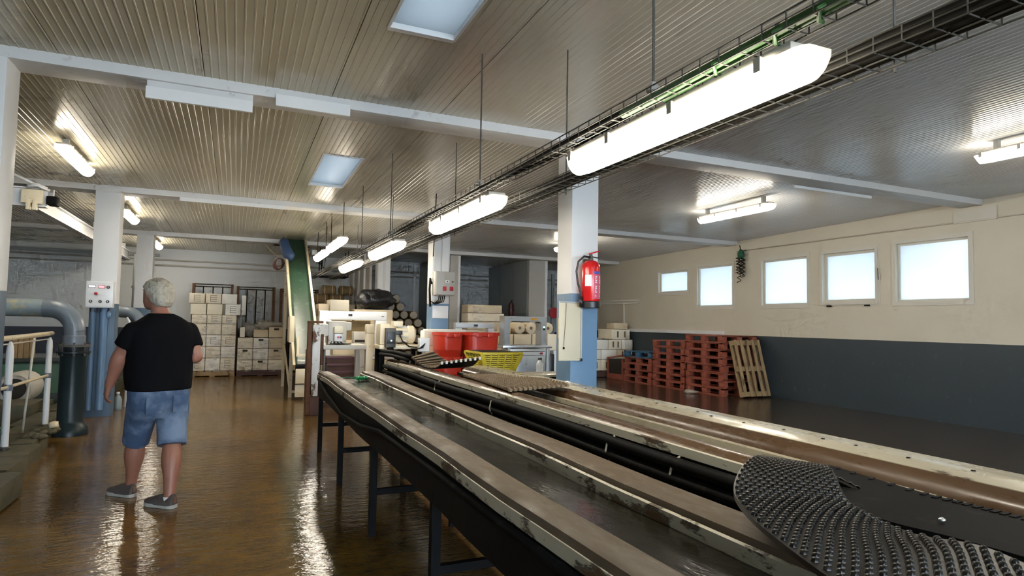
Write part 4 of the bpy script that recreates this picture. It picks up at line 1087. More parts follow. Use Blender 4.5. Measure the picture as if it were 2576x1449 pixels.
# ================================================================== PACKING MACHINES
# rusty grading machine at the head of the troughs
gm = thing('grading_machine', 'rusty white machine frame with motor box at the head of the troughs', 'machine', (1.5, 9.9, 0))
MB().bbox(1.0, 1.06, 9.82, 9.94, 0, 1.40, .01).build('post', M['rust'], gm, smooth=35)
MB().bbox(1.065, 1.19, 9.80, 9.92, .28, 1.37, .035).build('side_plate', M['rusty_white'], gm, smooth=35)
MB().bbox(1.0, 1.22, 9.80, 9.96, 1.385, 1.42, .006).build('cap_plate', M['rust'], gm, smooth=35)
MB().bbox(1.06, 1.20, 9.82, 9.95, .0, .28, .01).build('foot_block', M['wood_dark'], gm, smooth=35)
MB().lathe([(.0, -.03), (.09, -.03), (.1, 0), (.1, .05)], (1.26, 9.9, 1.28), 18, 'y').build('pulley_guard', M['machine_grey'], gm, smooth=35)
MB().bbox(1.20, 1.24, 9.86, 9.96, .75, 1.22, .01).build('bracket', M['rust'], gm, smooth=35)
MB().bbox(1.24, 1.27, 9.84, 9.90, .40, 1.0, .008).build('bracket', M['galv'], gm, smooth=35)
MB().bbox(1.23, 1.88, 9.80, 10.4, .985, 1.06, .012).build('table', M['machine_grey'], gm, smooth=35)
hd = MB().bbox(1.30, 1.58, 9.86, 10.2, 1.06, 1.42, .025).build('gearbox', M['machine_grey'], gm, smooth=35)
MB().bbox(1.52, 1.66, 9.9, 10.15, 1.28, 1.41, .02).build('gearbox_arm', M['machine_grey'], gm, smooth=35)
st = MB().bbox(1.385, 1.505, 9.78, 9.858, 1.11, 1.32, .012).build('starter_box', M['machine_white'], gm, smooth=35)
MB().bbox(1.378, 1.512, 9.775, 9.858, 1.235, 1.335, .012).build('starter_lid', M['machine_cream'], gm, smooth=35)
box('lid_gap', M['slot'], st, 1.38, 1.51, 9.774, 9.78, 1.232, 1.238)
for x, m_ in ((1.437, M['red_knob']), (1.475, M['black'])): MB().lathe([(.016, 0), (.016, -.014)], (x, 9.778, 1.175), 12, 'y').build('push_button', m_, st)
for k in range(4): MB().tube([(1.36 + k * .04, 9.85, 1.11), (1.33 + k * .06, 9.80, 1.08), (1.42 + k * .05, 9.79, 1.07), (1.55 + k * .03, 9.80, 1.075)], .007, 6).build('lead', M['cable'], gm, smooth=True)
MB().bbox(1.875, 1.985, 9.82, 9.95, 0, 1.30, .012).build('post', M['machine_cream'], gm, smooth=35)
MB().bbox(1.87, 1.995, 9.80, 9.96, 1.24, 1.38, .02).build('bearing_block', M['machine_cream'], gm, smooth=35)
MB().bbox(1.80, 1.87, 10.3, 10.4, 0, .985, .01).build('post', M['machine_grey'], gm, smooth=35)
MB().bar((1.19, 9.86, .22), (1.88, 9.86, .22), .05, .06).build('low_rail', M['machine_grey'], gm); MB().bar((1.19, 9.86, .40), (1.88, 9.86, .40), .05, .05).build('low_rail', M['black_steel'], gm)
MB().bar((1.1, 9.98, .9), (1.1, 10.7, .9), .05, .06).build('side_beam', M['rust'], gm)
MB().bbox(1.07, 1.13, 10.7, 10.78, 0, .95, .01).build('post', M['rust'], gm, smooth=35)
# stack of brown trays under the machine table
for k in range(7):
    t = thing('brown_tray', 'dark red-brown tray, number %s up in the stack under the rusty machine' % ('one', 'two', 'three', 'four', 'five', 'six', 'seven')[k], 'tray', (1.64, 10.85, .12 * k), 'brown trays under the machine')
    z = .12 * k
    tb = MB(); tb.box(1.40, 1.88, 10.6, 11.1, z, z + .014)
    tb.build('base', M['wood_dark'], t)
    for a in ((1.40, 1.88, 10.6, 10.62), (1.40, 1.88, 11.08, 11.1), (1.40, 1.42, 10.62, 11.08), (1.86, 1.88, 10.62, 11.08)): box('side', M['wood_dark'], t, *a, z + .014, z + .098)
    box('rim', pm('tray_rim', (.13, .04, .045), .45), t, 1.392, 1.888, 10.592, 10.608, z + .09, z + .118)
# strapping machine with a white arch behind it
def strapper(name, lb, x0, x1, y, ztop, ztab, mat, leg, arch_t, opening=True, cab=True, depth=.28):
    t = thing(name, lb, 'machine', ((x0 + x1) / 2, y, 0))
    bbox('arch_top', mat, t, x0, x1, y, y + depth * .5, ztop - arch_t, ztop, b=.012)
    bbox('arch_side', mat, t, x0, x0 + leg, y, y + depth * .5, ztab, ztop - arch_t, b=.01); bbox('arch_side', mat, t, x1 - leg, x1, y, y + depth * .5, ztab, ztop - arch_t, b=.01)
    return t
s1 = strapper('strapping_machine', 'strapping machine with a wide white arch below the black bag', 1.36, 2.56, 11.5, 1.60, .80, M['machine_white'], .2, .155)
bbox('table', M['stainless'], s1, 1.48, 2.65, 11.2, 12.1, .74, .80, b=.01)
for x in (1.50, 2.55):
    for yy in (11.25, 12.0): box('leg', M['stainless'], s1, x, x + .06, yy, yy + .06, 0, .74)
bbox('counter', M['black'], s1, 1.86, 1.93, 11.494, 11.502, 1.51, 1.55, b=.002)
bbox('guard_box', M['machine_white'], s1, 1.34, 1.47, 11.36, 11.497, 1.33, 1.47, b=.01)
for z in (1.51, 1.31): box('caution_mark', M['ink'], s1, 2.46, 2.51, 11.495, 11.502, z, z + .012)
bbox('side_cabinet', M['stainless'], s1, 1.98, 2.26, 11.25, 11.5, .12, .73, b=.01)
mc = carton('buff carton lying open in the white strapping arch', 1.62, 11.6, .80, .6, .3, .28, M['card2'], 'plain', None)
bbox('packing_sheet', M['burlap'], s1, 1.60, 2.3, 11.68, 11.72, 1.08, 1.43, b=.004)
gu = thing('grey_hopper', 'grey metal box with a dark gap under the white strapping arch', 'box', (2.0, 11.05, .80))
bbox('body', M['machine_grey'], gu, 1.88, 2.14, 10.98, 11.2, .98, 1.24, b=.01); box('gap', M['slot'], gu, 1.90, 2.12, 10.974, 10.981, 1.06, 1.1); box('pedestal', M['machine_grey'], gu, 1.93, 2.10, 11.02, 11.18, 0, .98)
# black bag and cartons on top of boxes behind the arch
GC = 'cartons behind the white strapping arch'
for k, (x, z, w_, h_, lb) in enumerate(((1.62, 0, .55, .75, 'large buff carton at the bottom behind the strapping arch'), (2.2, 0, .8, .9, 'wide pale carton at the bottom behind the strapping arch'),
                                 (1.62, .755, .55, .75, 'buff carton in the middle of the pile behind the strapping arch'), (2.2, .905, .8, .76, 'wide buff carton under the black bag'),
                                 (1.72, 1.51, .38, .34, 'pale carton beside the black bag'), (1.5, 1.51, .2, .25, 'small carton wrapped in film next to the conveyor'))):
    carton(lb, x, 12.9, z, w_, .6, h_, CARD[k % 2 if k != 4 else 0], 'plain', GC)
bg_ = thing('black_bag', 'full black plastic bag lying on cartons above the strapping machine', 'bag', (2.58, 13.2, 1.67))
MB().ellipsoid((2.68, 13.2, 1.885), (.42, .28, .21), 30, 18, .22).build('sack', M['bag'], bg_, smooth=True)
MB().ellipsoid((2.44, 13.1, 1.845), (.16, .2, .16), 18, 12, .3).build('bulge', M['bag'], bg_, smooth=True)
# brown sack rolls on the cartons against the back wall
GR = 'burlap rolls by the back wall'
sp_ = thing('sack_pallet', 'tall pale cartons pallet carrying the burlap rolls', 'cartons', (2.45, 17.6, 0))
bbox('body', M['card'], sp_, 2.0, 2.95, 17.2, 18.0, .14, 1.86, b=.02); bbox('base', M['wood'], sp_, 1.98, 2.97, 17.18, 18.02, 0, .14, b=.01)
for (x, z, lb) in ((2.28, 2.245, 'brown burlap roll on top, beside the ceiling cradle'), (2.75, 2.245, 'brown burlap roll on top, next to the partition'), (2.1, 2.005, 'brown burlap roll lower down, half hidden by cartons'), (2.5, 2.005, 'brown burlap roll lower down, under the top pair')):
    t = thing('burlap_roll', lb, 'roll', (x, 17.6, z), GR)
    MB().tube([(x - .19, 17.6, z), (x - .16, 17.6, z), (x - .05, 17.6, z), (x + .05, 17.6, z), (x + .17, 17.6, z), (x + .2, 17.6, z)], [.08, .13, .135, .125, .135, .1], 18).build('roll', M['burlap'], t, smooth=40)
    for q in (-.1, .1): MB().lathe([(.137, -.008), (.139, 0), (.137, .008)], (x + q, 17.6, z), 18, 'x').build('cord', M['card2'], t)
# pile of pale rolls in the storage bay
GL = 'pale rolls stacked in the storage bay'
proto = thing('pale_roll', 'pale roll', 'roll', (0, 0, 0), GL)
MB().lathe([(.095, -.012), (.108, 0), (.112, .02), (.112, .9), (.1, .92)], (0, 0, 0), 18, 'y').build('roll', M['burlap'], proto, smooth=40)
MB().lathe([(.0, -.016), (.098, -.016), (.102, -.004)], (0, 0, 0), 18, 'y').build('end_disc', M['roll'], proto)
pos = []
dx, dz = .245, .212
for r_ in range(10):
    z = .115 + r_ * dz
    n_ = (5, 5, 5, 5, 5, 4, 4, 3, 2, 1)[r_]
    x0 = 3.75 + (dx / 2 if r_ % 2 else 0)
    for k in range(n_): pos.append((x0 + k * dx, 16.35 + .03 * ((k + r_) % 3), z, r_, k))
ordn = ['first', 'second', 'third', 'fourth', 'fifth', 'sixth', 'seventh', 'eighth', 'ninth', 'tenth']
for i, (x, y, z, r_, k) in enumerate(pos):
    lb = 'pale roll in bay pile, %s layer up, %s from the far column' % (ordn[r_], ordn[k])
    if i == 0: proto.location = (x, y, z); proto['label'] = lb
    else: dup(proto, (x, y, z), 0, lb)
tag(MB().ellipsoid((3.66, 16.5, 2.17), (.10, .2, .10), 16, 10, .3).build('dark_bundle', M['bag'], None, smooth=True), 'dark bundle crowning the pile of pale rolls', 'bundle')
lp = thing('leaning_lath', 'thin pale lath leaning in the storage bay beside the rolls', 'lath', (4.9, 16.2, 0)); MB().bar((4.72, 16.1, 0), (5.06, 16.3, 2.2), .03, .03).build('lath', M['panel'], lp); MB().bar((4.80, 16.12, 0), (5.08, 16.34, 2.0), .05, .02).build('lath', M['panel_dark'], lp)

# gear motor at the far end of the belt flume
gmo = thing('gear_motor', 'cream electric gear motor mounted at the far end of the flume', 'motor', (2.2, 9.1, .9))
bbox('bed_plate', M['machine_cream'], gmo, 1.9, 2.55, 8.95, 9.4, 1.03, 1.09, b=.01)
MB().lathe([(.085, 0), (.13, .02), (.13, .10), (.12, .12), (.12, .28), (.135, .30), (.135, .37), (.10, .40)], (2.06, 9.15, 1.24), 24, 'x').build('motor_body', M['machine_cream'], gmo, smooth=35)
for k in range(9):
    a = R(-60 + k * 36); MB().bar((2.19, 9.15 + .125 * math.cos(a), 1.24 + .125 * math.sin(a)), (2.33, 9.15 + .125 * math.cos(a), 1.24 + .125 * math.sin(a)), .008, .02).build('fin', M['machine_grey'], gmo)
bbox('terminal_box', M['machine_cream'], gmo, 2.12, 2.26, 9.05, 9.22, 1.355, 1.44, b=.012); bbox('gear_case', M['machine_cream'], gmo, 1.91, 2.07, 9.0, 9.3, 1.09, 1.40, b=.03)
MB().bbox(2.14, 2.24, 8.98, 9.04, 1.24, 1.30, .008).build('cable_entry', M['black'], gmo, smooth=35)
MB().tube([(2.2, 8.98, 1.24), (2.23, 8.95, 1.15), (2.33, 8.93, 1.07), (2.45, 8.92, 1.06)], .009, 6).build('lead', M['cable'], gmo, smooth=True)
for y in (9.0, 9.34):
    for x in (1.95, 2.5): MB().box(x - .03, x + .03, y - .03, y + .03, 0, 1.03).build('leg', M['black_steel'], gmo)
dv = bbox('drive_unit', M['galv'], gmo, 1.955, 2.10, 8.80, 8.9, 1.06, 1.34, b=.01); bbox('drive_cover', M['black'], dv, 1.97, 2.085, 8.785, 8.80, 1.12, 1.29, b=.005); MB().lathe([(.012, 0), (.012, -.006)], (2.03, 8.785, 1.16), 10, 'y').build('indicator', M['alu'], dv)
MB().lathe([(.07, .98), (.07, 1.0), (.05, 1.03), (.05, 1.07)], (2.03, 8.84, 0), 16).build('drive_stem', M['black_steel'], gmo, smooth=35)
wb = thing('junction_box', 'white junction box with dark cables beside the gear motor', 'box', (2.52, 8.85, .95))
bbox('box', M['machine_white'], wb, 2.45, 2.60, 8.80, 8.92, 1.0, 1.20, b=.008); box('lid', M['machine_white'], wb, 2.46, 2.59, 8.792, 8.80, 1.01, 1.19)
box('pedestal', M['machine_grey'], wb, 2.50, 2.55, 8.83, 8.88, 0, 1.0)
for k in range(3): MB().tube([(2.505 + k * .012, 8.79, 1.06 + k * .03), (2.44, 8.76, 1.05), (2.3, 8.74, 1.045)], .007, 6).build('lead', M['cable'], wb, smooth=True)
fo = thing('foam_offcuts', 'cream foam blocks heaped beside the red tubs', 'foam', (2.78, 9.6, 0))
bbox('block', M['card'], fo, 2.70, 2.95, 9.55, 9.9, 0, .55, b=.02); bbox('block', M['card'], fo, 2.72, 2.92, 9.58, 9.88, .55, 1.05, b=.02); bbox('block', M['card3'], fo, 2.74, 2.90, 9.6, 9.85, 1.05, 1.30, b=.03)

# red tubs
def tub(lb, x, y, z, rx_, ry_, h_):
    t = thing('red_tub', lb, 'tub', (x, y, z), 'red plastic tubs')
    prof = []
    mb = MB(); n = 36; lv = [(0, .78), (.02, .80), (h_ * .5, .90), (h_ * .5 + .012, .93), (h_ * .55, .93), (h_ - .05, .97), (h_ - .045, 1.03), (h_, 1.04), (h_, .985), (.04, .79)]
    o = 0
    for h, s_ in lv:
        for k in range(n):
            a = 2 * math.pi * k / n; c, s2 = math.cos(a), math.sin(a)
            e = .55; rr = 1 + (.018 if k % 6 < 2 else 0) * (1 if .02 < h < h_ - .06 else 0)
            mb.v.append((x + rx_ * s_ * rr * math.copysign(abs(c) ** e, c), y + ry_ * s_ * rr * math.copysign(abs(s2) ** e, s2), z + h))
    for i in range(len(lv) - 1):
        for k in range(n): mb.f.append((i * n + k, i * n + (k + 1) % n, (i + 1) * n + (k + 1) % n, (i + 1) * n + k))
    mb.f.append(tuple(reversed(range(n)))); mb.f.append(tuple((len(lv) - 1) * n + k for k in range(n)))
    mb.build('shell', M['tub'], t, smooth=40)
    for s_ in (-1, 1): MB().bbox(x + s_ * rx_ * .3 - .05, x + s_ * rx_ * .3 + .05, y - ry_ * 1.06, y - ry_ * .99, z + h_ - .07, z + h_ - .01, .01).build('grip', M['tub'], t, smooth=35)
for k in range(3):
    tub('bright red tub, %s of the narrow nested pile by the gear motor' % ('lowest', 'middle', 'topmost')[k], 2.98, 9.15, .36 * k, .20, .28, .56)
    tub('dark red tub, %s of the wide nested pile behind the yellow basket' % ('lowest', 'middle', 'topmost')[k], 3.52, 9.3, .36 * k, .31, .34, .56)
# yellow basket on a stool
sto = thing('basket_stool', 'low dark trestle carrying the yellow basket', 'stool', (2.96, 7.25, 0))
bbox('top', M['black_steel'], sto, 2.74, 3.2, 6.95, 7.5, .81, .848, b=.008)
for x in (2.78, 3.16):
    for y in (7.0, 7.45): box('leg', M['black_steel'], sto, x - .02, x + .02, y - .02, y + .02, 0, .81)
yb_ = thing('yellow_basket', 'yellow slotted plastic basket behind the flume', 'basket', (2.96, 7.22, .86))
def frustum(x0, x1, y0, y1, z0, z1, fl_, th=.012):
    mb = MB(); a = [(x0, y0), (x1, y0), (x1, y1), (x0, y1)]
    b = [(x0 - fl_, y0 - fl_), (x1 + fl_, y0 - fl_), (x1 + fl_, y1 + fl_), (x0 - fl_, y1 + fl_)]
    return a, b
x0, x1, y0, y1, z0, z1, fl_ = 2.77, 3.14, 7.0, 7.44, .86, 1.075, .075
nb = 9
for k in range(nb):
    za = z0 + (z1 - z0) * k / nb; zb = za + (z1 - z0) / nb * (.62 if k not in (0, nb - 1) else 1.0)
    fa = fl_ * (za - z0) / (z1 - z0); mb = MB()
    for (ax, ay, bx, by) in ((x0 - fa, y0 - fa, x1 + fa, y0 - fa), (x1 + fa, y0 - fa, x1 + fa, y1 + fa), (x1 + fa, y1 + fa, x0 - fa, y1 + fa), (x0 - fa, y1 + fa, x0 - fa, y0 - fa)):
        mb.bar((ax, ay, (za + zb) / 2), (bx, by, (za + zb) / 2), .010, zb - za)
    mb.build('band', M['yellow'], yb_)
for k in range(4):
    for (x, y, sx, sy) in ((x0 + (x1 - x0) * (k + .5) / 4, y0, 0, -1), (x0 + (x1 - x0) * (k + .5) / 4, y1, 0, 1), (x0, y0 + (y1 - y0) * (k + .5) / 4, -1, 0), (x1, y0 + (y1 - y0) * (k + .5) / 4, 1, 0)):
        MB().bar((x, y, z0), (x + sx * fl_, y + sy * fl_, z1), .02, .012, (0, 1, 0.1)).build('rib', M['yellow'], yb_)
for sx, sy in ((x0, y0), (x1, y0), (x1, y1), (x0, y1)):
    MB().bar((sx, sy, z0), (sx + (fl_ if sx == x1 else -fl_), sy + (fl_ if sy == y1 else -fl_), z1), .05, .02, (0, 1, 0.1)).build('corner', M['yellow'], yb_)
box('floor_grid', M['yellow'], yb_, x0, x1, y0, y1, z0, z0 + .012)
rm = MB()
for (ax, ay, bx, by) in ((x0 - fl_, y0 - fl_, x1 + fl_, y0 - fl_), (x1 + fl_, y0 - fl_, x1 + fl_, y1 + fl_), (x1 + fl_, y1 + fl_, x0 - fl_, y1 + fl_), (x0 - fl_, y1 + fl_, x0 - fl_, y0 - fl_)): rm.bar((ax, ay, z1), (bx, by, z1), .03, .022)
rm.build('rim', M['yellow'], yb_)
MB().bbox(x0 - .05, x1 + .05, y0 - .03, y1 + .03, 1.06, 1.09, .01).build('contents', M['mat_rubber'], yb_, smooth=35)

# second strapping machine (steel arch on a cabinet)
s2 = thing('strapping_machine', 'steel strapping machine with a tall rounded arch beside the fire extinguisher column', 'machine', (4.73, 10.2, 0))
def arch(x0, x1, y0, y1, z0, z1, leg, top, rad):
    mb = MB(); out = [(x0, z0), (x0, z1), (x1, z1), (x1, z0)]
    inn = [(x1 - leg, z0)] + [(x1 - leg - rad + rad * math.cos(a), z1 - top - rad + rad * math.sin(a)) for a in [math.pi / 2 * i / 6 for i in range(7)]] + [(x0 + leg + rad - rad * math.sin(a), z1 - top - rad + rad * math.cos(a)) for a in [math.pi / 2 * i / 6 for i in range(7)]] + [(x0 + leg, z0)]
    pr_ = out + inn; n = len(pr_)
    for y in (y0, y1): mb.v += [(x, y, z) for x, z in pr_]
    mb.f.append(tuple(reversed(range(n)))); mb.f.append(tuple(range(n, 2 * n)))
    for k in range(n): mb.f.append((k, (k + 1) % n, n + (k + 1) % n, n + k))
    return mb
arch(4.32, 5.15, 10.05, 10.28, 1.04, 1.56, .105, .09, .05).build('arch', M['stainless'], s2, smooth=30)
bbox('table', M['stainless'], s2, 4.26, 5.22, 9.95, 10.5, 1.0, 1.045, b=.006)
cbm = bbox('cabinet', M['stainless'], s2, 4.42, 5.12, 10.0, 10.42, .12, .985, b=.006)
box('door_gap', M['slot'], cbm, 4.44, 5.10, 9.994, 10.001, .935, .945); box('door_gap', M['slot'], cbm, 4.44, 5.10, 9.994, 10.001, .865, .869)
MB().lathe([(.02, 0), (.02, -.02)], (5.03, 9.998, .905), 12, 'y').build('stop_button', M['red_knob'], cbm); MB().lathe([(.012, 0), (.012, -.012)], (4.47, 9.998, .79), 10, 'y').build('lock', M['black'], cbm)
for x in (4.36, 5.13): box('corner_post', M['alu'], s2, x, x + .05, 9.97, 10.02, 0, 1.0)
bbox('caution_label', M['orange'], s2, 4.83, 4.97, 10.044, 10.051, 1.495, 1.535, b=.001)
box('led', M['led_green'], s2, 5.085, 5.115, 10.043, 10.05, 1.36, 1.385); box('control_pad', M['black'], s2, 5.08, 5.12, 10.045, 10.051, 1.32, 1.355)
for x in (4.45, 5.0): MB().lathe([(.05, 0), (.05, .12)], (x + .05, 10.2, 0), 12).build('castor', M['black'], s2)
MB().bbox(5.2, 5.3, 10.0, 10.3, .45, .9, .03).build('strap_reel', M['black'], s2, smooth=35)
MB().bbox(5.3, 5.42, 10.05, 10.3, .0, .95, .01).build('side_case', M['machine_white'], s2, smooth=35)
# third, lower arch behind the tubs
s3 = strapper('strapping_machine', 'low white strapping arch behind the red tubs', 3.74, 4.52, 11.0, 1.43, .82, M['machine_white'], .13, .10)
bbox('table', M['stainless'], s3, 3.7, 4.56, 10.8, 11.5, .76, .82, b=.01); bbox('cabinet', M['stainless'], s3, 3.8, 4.46, 10.9, 11.4, .1, .76, b=.01)
bbox('counter', M['black'], s3, 4.10, 4.18, 10.993, 11.001, 1.36, 1.40, b=.002)
for x in (3.78, 4.42): box('foot', M['black'], s3, x, x + .06, 11.1, 11.2, 0, .1)
carton('buff carton seen through the low white strapping arch', 3.92, 11.6, 0, .55, .4, 1.28, M['card'], 'plain', GC)
carton('long pale carton lying behind the narrow red tubs', 3.0, 10.3, .0, .7, .3, 1.31, M['card3'], 'plain', GC)
# flat cartons piled in the bay behind
GD = 'flat cartons piled in the storage bay'
flat_pallet('box_pallet', 'pallet under the flat cartons in the storage bay', 5.45, 15.0, 1.05, .55, M['wood'])
z = .14
for k in range(8):
    w_ = .95 if k == 7 else 1.02
    carton('long flat buff carton in the bay pile, %s from the pallet' % ordn[k], 5.42 + (.0 if k != 7 else .0), 15.0, z, w_, .5, .215, CARD[k % 2], 'plain', GD); z += .2195
fm3 = thing('stretch_film', 'crumpled stretch film over the flat cartons in the bay', 'film', (5.72, 14.98, 1.2))
rows = [[(5.55 + .26 * i / 10 + .02 * math.sin(j), 14.975 + .012 * mnoise.noise(Vector((i * .7, j * .6, 2))), 1.1 + .75 * j / 16) for i in range(11)] for j in range(17)]
mb, _ = slabgrid([[Vector(p) for p in r_] for r_ in rows], .002); mb.build('film_strip', M['film'], fm3, smooth=True)
# cartons and rolls seen through the steel arch
GE = 'cartons and rolls behind the steel strapping arch'
for (x, z, w_, h_, lb) in ((5.25, 0, .55, .55, 'buff carton on the floor behind the steel arch, outer one'), (5.81, 0, .5, .55, 'buff carton on the floor behind the steel arch, inner one'), (5.3, .555, .5, .38, 'filmed carton under the rolls behind the steel arch'), (5.82, .555, .5, .38, 'filmed carton under the rolls, next to the column'),
                       (5.2, .94, .3, .26, 'small pale carton below the rolls'), (5.52, .94, .42, .26, 'middle pale carton below the rolls'), (5.96, .94, .36, .26, 'end pale carton below the rolls')):
    carton(lb, x, 12.3, z, w_, .45, h_, M['card'] if z < .9 else M['card2'], 'plain', GE)
for (x, z, lb) in ((5.66, 1.33, 'buff paper roll behind the steel arch, first of two together'), (5.93, 1.33, 'buff paper roll behind the steel arch, second of two together'), (6.35, 1.33, 'buff paper roll showing beside the steel arch')):
    t = thing('paper_roll', lb, 'roll', (x, 12.4, z), GE); MB().lathe([(.1, -.01), (.125, 0), (.125, .4), (.1, .41)], (x, 12.32, z), 20, 'y').build('roll', M['card2'], t, smooth=35); MB().lathe([(.03, -.016), (.035, -.008)], (x, 12.32, z), 12, 'y').build('core', M['ink'], t)
bbox('stand', M['card'], tag(thing('carton_stand', 'pale carton under the single paper roll', 'box', (6.36, 12.5, 0), GE)), 6.33, 6.6, 12.3, 12.7, 0, 1.2, b=.01)
carton('crumpled buff carton leaning beside the paper rolls', 5.25, 12.32, 1.202, .2, .3, .15, M['card2'], 'plain', GE)
# clear bottle standing on the flume by the steel machine
cb_ = thing('clear_bottle', 'clear plastic bottle standing in front of the steel strapping machine', 'bottle', (3.30, 6.6, .9))
ledge = thing('side_ledge', 'narrow cream shelf beyond the flume with the bottle on it', 'shelf', (3.3, 6.5, 0)); bbox('shelf', M['rim_cream'], ledge, 2.95, 3.55, 6.3, 6.75, .84, .865, b=.004)
for x in (3.0, 3.5): box('leg', M['black_steel'], ledge, x - .02, x + .02, 6.6, 6.64, 0, .84)
MB().lathe([(.04, .865), (.045, .875), (.045, .96), (.04, .98), (.022, 1.0), (.02, 1.015)], (3.30, 6.6, 0), 18).build('body', M['clear'], cb_, smooth=40); MB().lathe([(.024, 1.015), (.024, 1.035)], (3.30, 6.6, 0), 14).build('cap', M['black'], cb_)

# ================================================================== ON THE COLUMNS
# switch box on the middle column
sbx = thing('switch_box', 'grey switch box with two red switches on the middle column', 'switch box', (3.3, 10.5, 1.9))
bbox('enclosure', M['box_grey'], sbx, 3.14, 3.50, 10.38, 10.584, 1.90, 2.32, b=.012); dr = bbox('door', M['box_grey'], sbx, 3.155, 3.49, 10.362, 10.38, 1.912, 2.308, b=.006)
for x in (3.27, 3.395): bbox('red_switch', M['red_knob'], dr, x, x + .065, 10.345, 10.362, 1.98, 2.055, b=.004)
box('warning_label', M['machine_white'], dr, 3.315, 3.39, 10.357, 10.3625, 2.12, 2.165); box('warning_mark', M['ink'], dr, 3.34, 3.365, 10.355, 10.3575, 2.13, 2.155)
MB().lathe([(.012, 0), (.012, -.01)], (3.452, 10.362, 2.14), 10, 'y').build('lock', M['black'], dr)
for k in range(4): MB().tube([(3.24 + k * .035, 10.46, 1.905), (3.23 + k * .03, 10.45, 1.82 - .01 * k), (3.16, 10.46, 1.765 - .008 * k), (3.11, 10.5, 1.79)], .009, 6).build('lead', M['cable'], sbx, smooth=True)
MB().tube([(3.13, 10.56, 2.1), (3.10, 10.55, 2.2), (3.09, 10.55, 2.0), (3.11, 10.55, 1.7)], .02, 8).build('side_cable', M['cable'], sbx, smooth=True)
bbox('notice', M['machine_white'], tag(thing('notice_sheet', 'glossy white notice sheet on the middle column below the switch box', 'notice', (3.3, 10.59, 1.5))), 3.165, 3.455, 10.588, 10.6, 1.50, 1.72, b=.002)
so = thing('wall_sockets', 'row of dark sockets on the blue part of the far column', 'sockets', (3.4, 15.25, 1.5))
for z in (1.72, 1.62, 1.52): bbox('socket', M['black'], so, 3.36, 3.44, 15.25, 15.298, z, z + .07, b=.008)
# fire extinguisher
ex = thing('fire_extinguisher', 'red fire extinguisher with black base hanging on the central column', 'fire extinguisher', (3.30, 5.48, 1.6))
cx_, cy_ = 3.31, 5.485
MB().lathe([(.092, 1.675), (.098, 1.69), (.098, 2.02), (.09, 2.055), (.065, 2.085), (.035, 2.098), (.025, 2.10)], (cx_, cy_, 0), 32).build('cylinder', M['ext_red'], ex, smooth=40)
MB().lathe([(.094, 1.61), (.102, 1.615), (.102, 1.672), (.094, 1.68)], (cx_, cy_, 0), 32).build('base_ring', M['black'], ex, smooth=40)
vl = MB().lathe([(.026, 2.10), (.026, 2.14), (.018, 2.15), (.018, 2.165)], (cx_, cy_, 0), 14).build('valve', M['galv'], ex, smooth=40)
MB().bar((cx_ - .02, cy_, 2.165), (cx_ + .11, cy_ + .01, 2.205), .022, .012).build('lever', M['ext_red'], vl); MB().bar((cx_ - .01, cy_, 2.14), (cx_ + .095, cy_, 2.128), .02, .01).build('handle', M['black'], vl)
MB().tube([(cx_ - .02, cy_ - .02, 2.13), (cx_ - .09, cy_ - .02, 2.135), (cx_ - .15, cy_ - .01, 2.08), (cx_ - .168, cy_, 1.98), (cx_ - .15, cy_, 1.86), (cx_ - .125, cy_ - .02, 1.76), (cx_ - .122, cy_ - .02, 1.66)], .011, 8).build('hose', M['black'], ex, smooth=True)
MB().tube([(cx_ - .122, cy_ - .02, 1.72), (cx_ - .12, cy_ - .02, 1.62)], .018, 10).build('nozzle', M['black'], ex, smooth=True)
def wraplabel(nm, mat, a0, a1, z0, z1, r_=.0995):
    mb = MB(); n = 10
    for z in (z0, z1):
        for k in range(n + 1): a = R(a0 + (a1 - a0) * k / n); mb.v.append((cx_ + r_ * math.cos(a), cy_ + r_ * math.sin(a), z))
    for k in range(n): mb.f.append((k, k + 1, n + 2 + k, n + 1 + k))
    return mb.build(nm, mat, ex, smooth=True)
wraplabel('blue_band', M['blue_label'], -100, -35, 1.955, 1.98); wraplabel('white_label', M['machine_white'], -155, -115, 1.83, 1.945)
wraplabel('pink_label', M['pink_label'], -100, -35, 1.70, 1.95)
for a in (-92, -62):
    for k in range(11):
        if (k * 7 + int(a)) % 5 == 0: continue
        wraplabel('letter', M['machine_white'], a, a + (11 if k % 3 else 7), 1.725 + k * .0195, 1.737 + k * .0195, .1003)
bbox('wall_hook', M['galv'], ex, cx_ - .03, cx_ + .03, 5.58, 5.602, 2.02, 2.12, b=.003)
MB().bar((cx_, 5.58, 2.07), (cx_, 5.52, 2.09), .03, .02).build('hook_arm', M['galv'], ex)
# clip board panel hanging beside it
bd = thing('hanging_board', 'cream board with aluminium edge and a dangling string on the central column', 'board', (3.1, 5.5, 1.05))
bbox('sheet', M['board'], bd, 2.985, 3.235, 5.545, 5.56, 1.085, 1.66, b=.006); box('edge', M['alu'], bd, 3.235, 3.25, 5.54, 5.562, 1.085, 1.66)
box('edge', M['alu'], bd, 2.985, 3.25, 5.54, 5.562, 1.66, 1.672); box('edge', M['board'], bd, 2.985, 3.25, 5.54, 5.562, 1.072, 1.085)
bbox('corner_clip', M['black'], bd, 3.225, 3.255, 5.535, 5.565, 1.065, 1.095, b=.004); box('batten', M['board'], bd, 3.0, 3.2, 5.56, 5.601, 1.3, 1.5)
MB().tube([(3.06, 5.538, 1.655), (3.055, 5.537, 1.5), (3.04, 5.537, 1.3), (3.035, 5.537, 1.22)], .003, 5).build('string', M['ink'], bd); MB().ellipsoid((3.035, 5.535, 1.20), (.012, .008, .014), 8, 6).build('pencil_clip', M['black_steel'], bd)
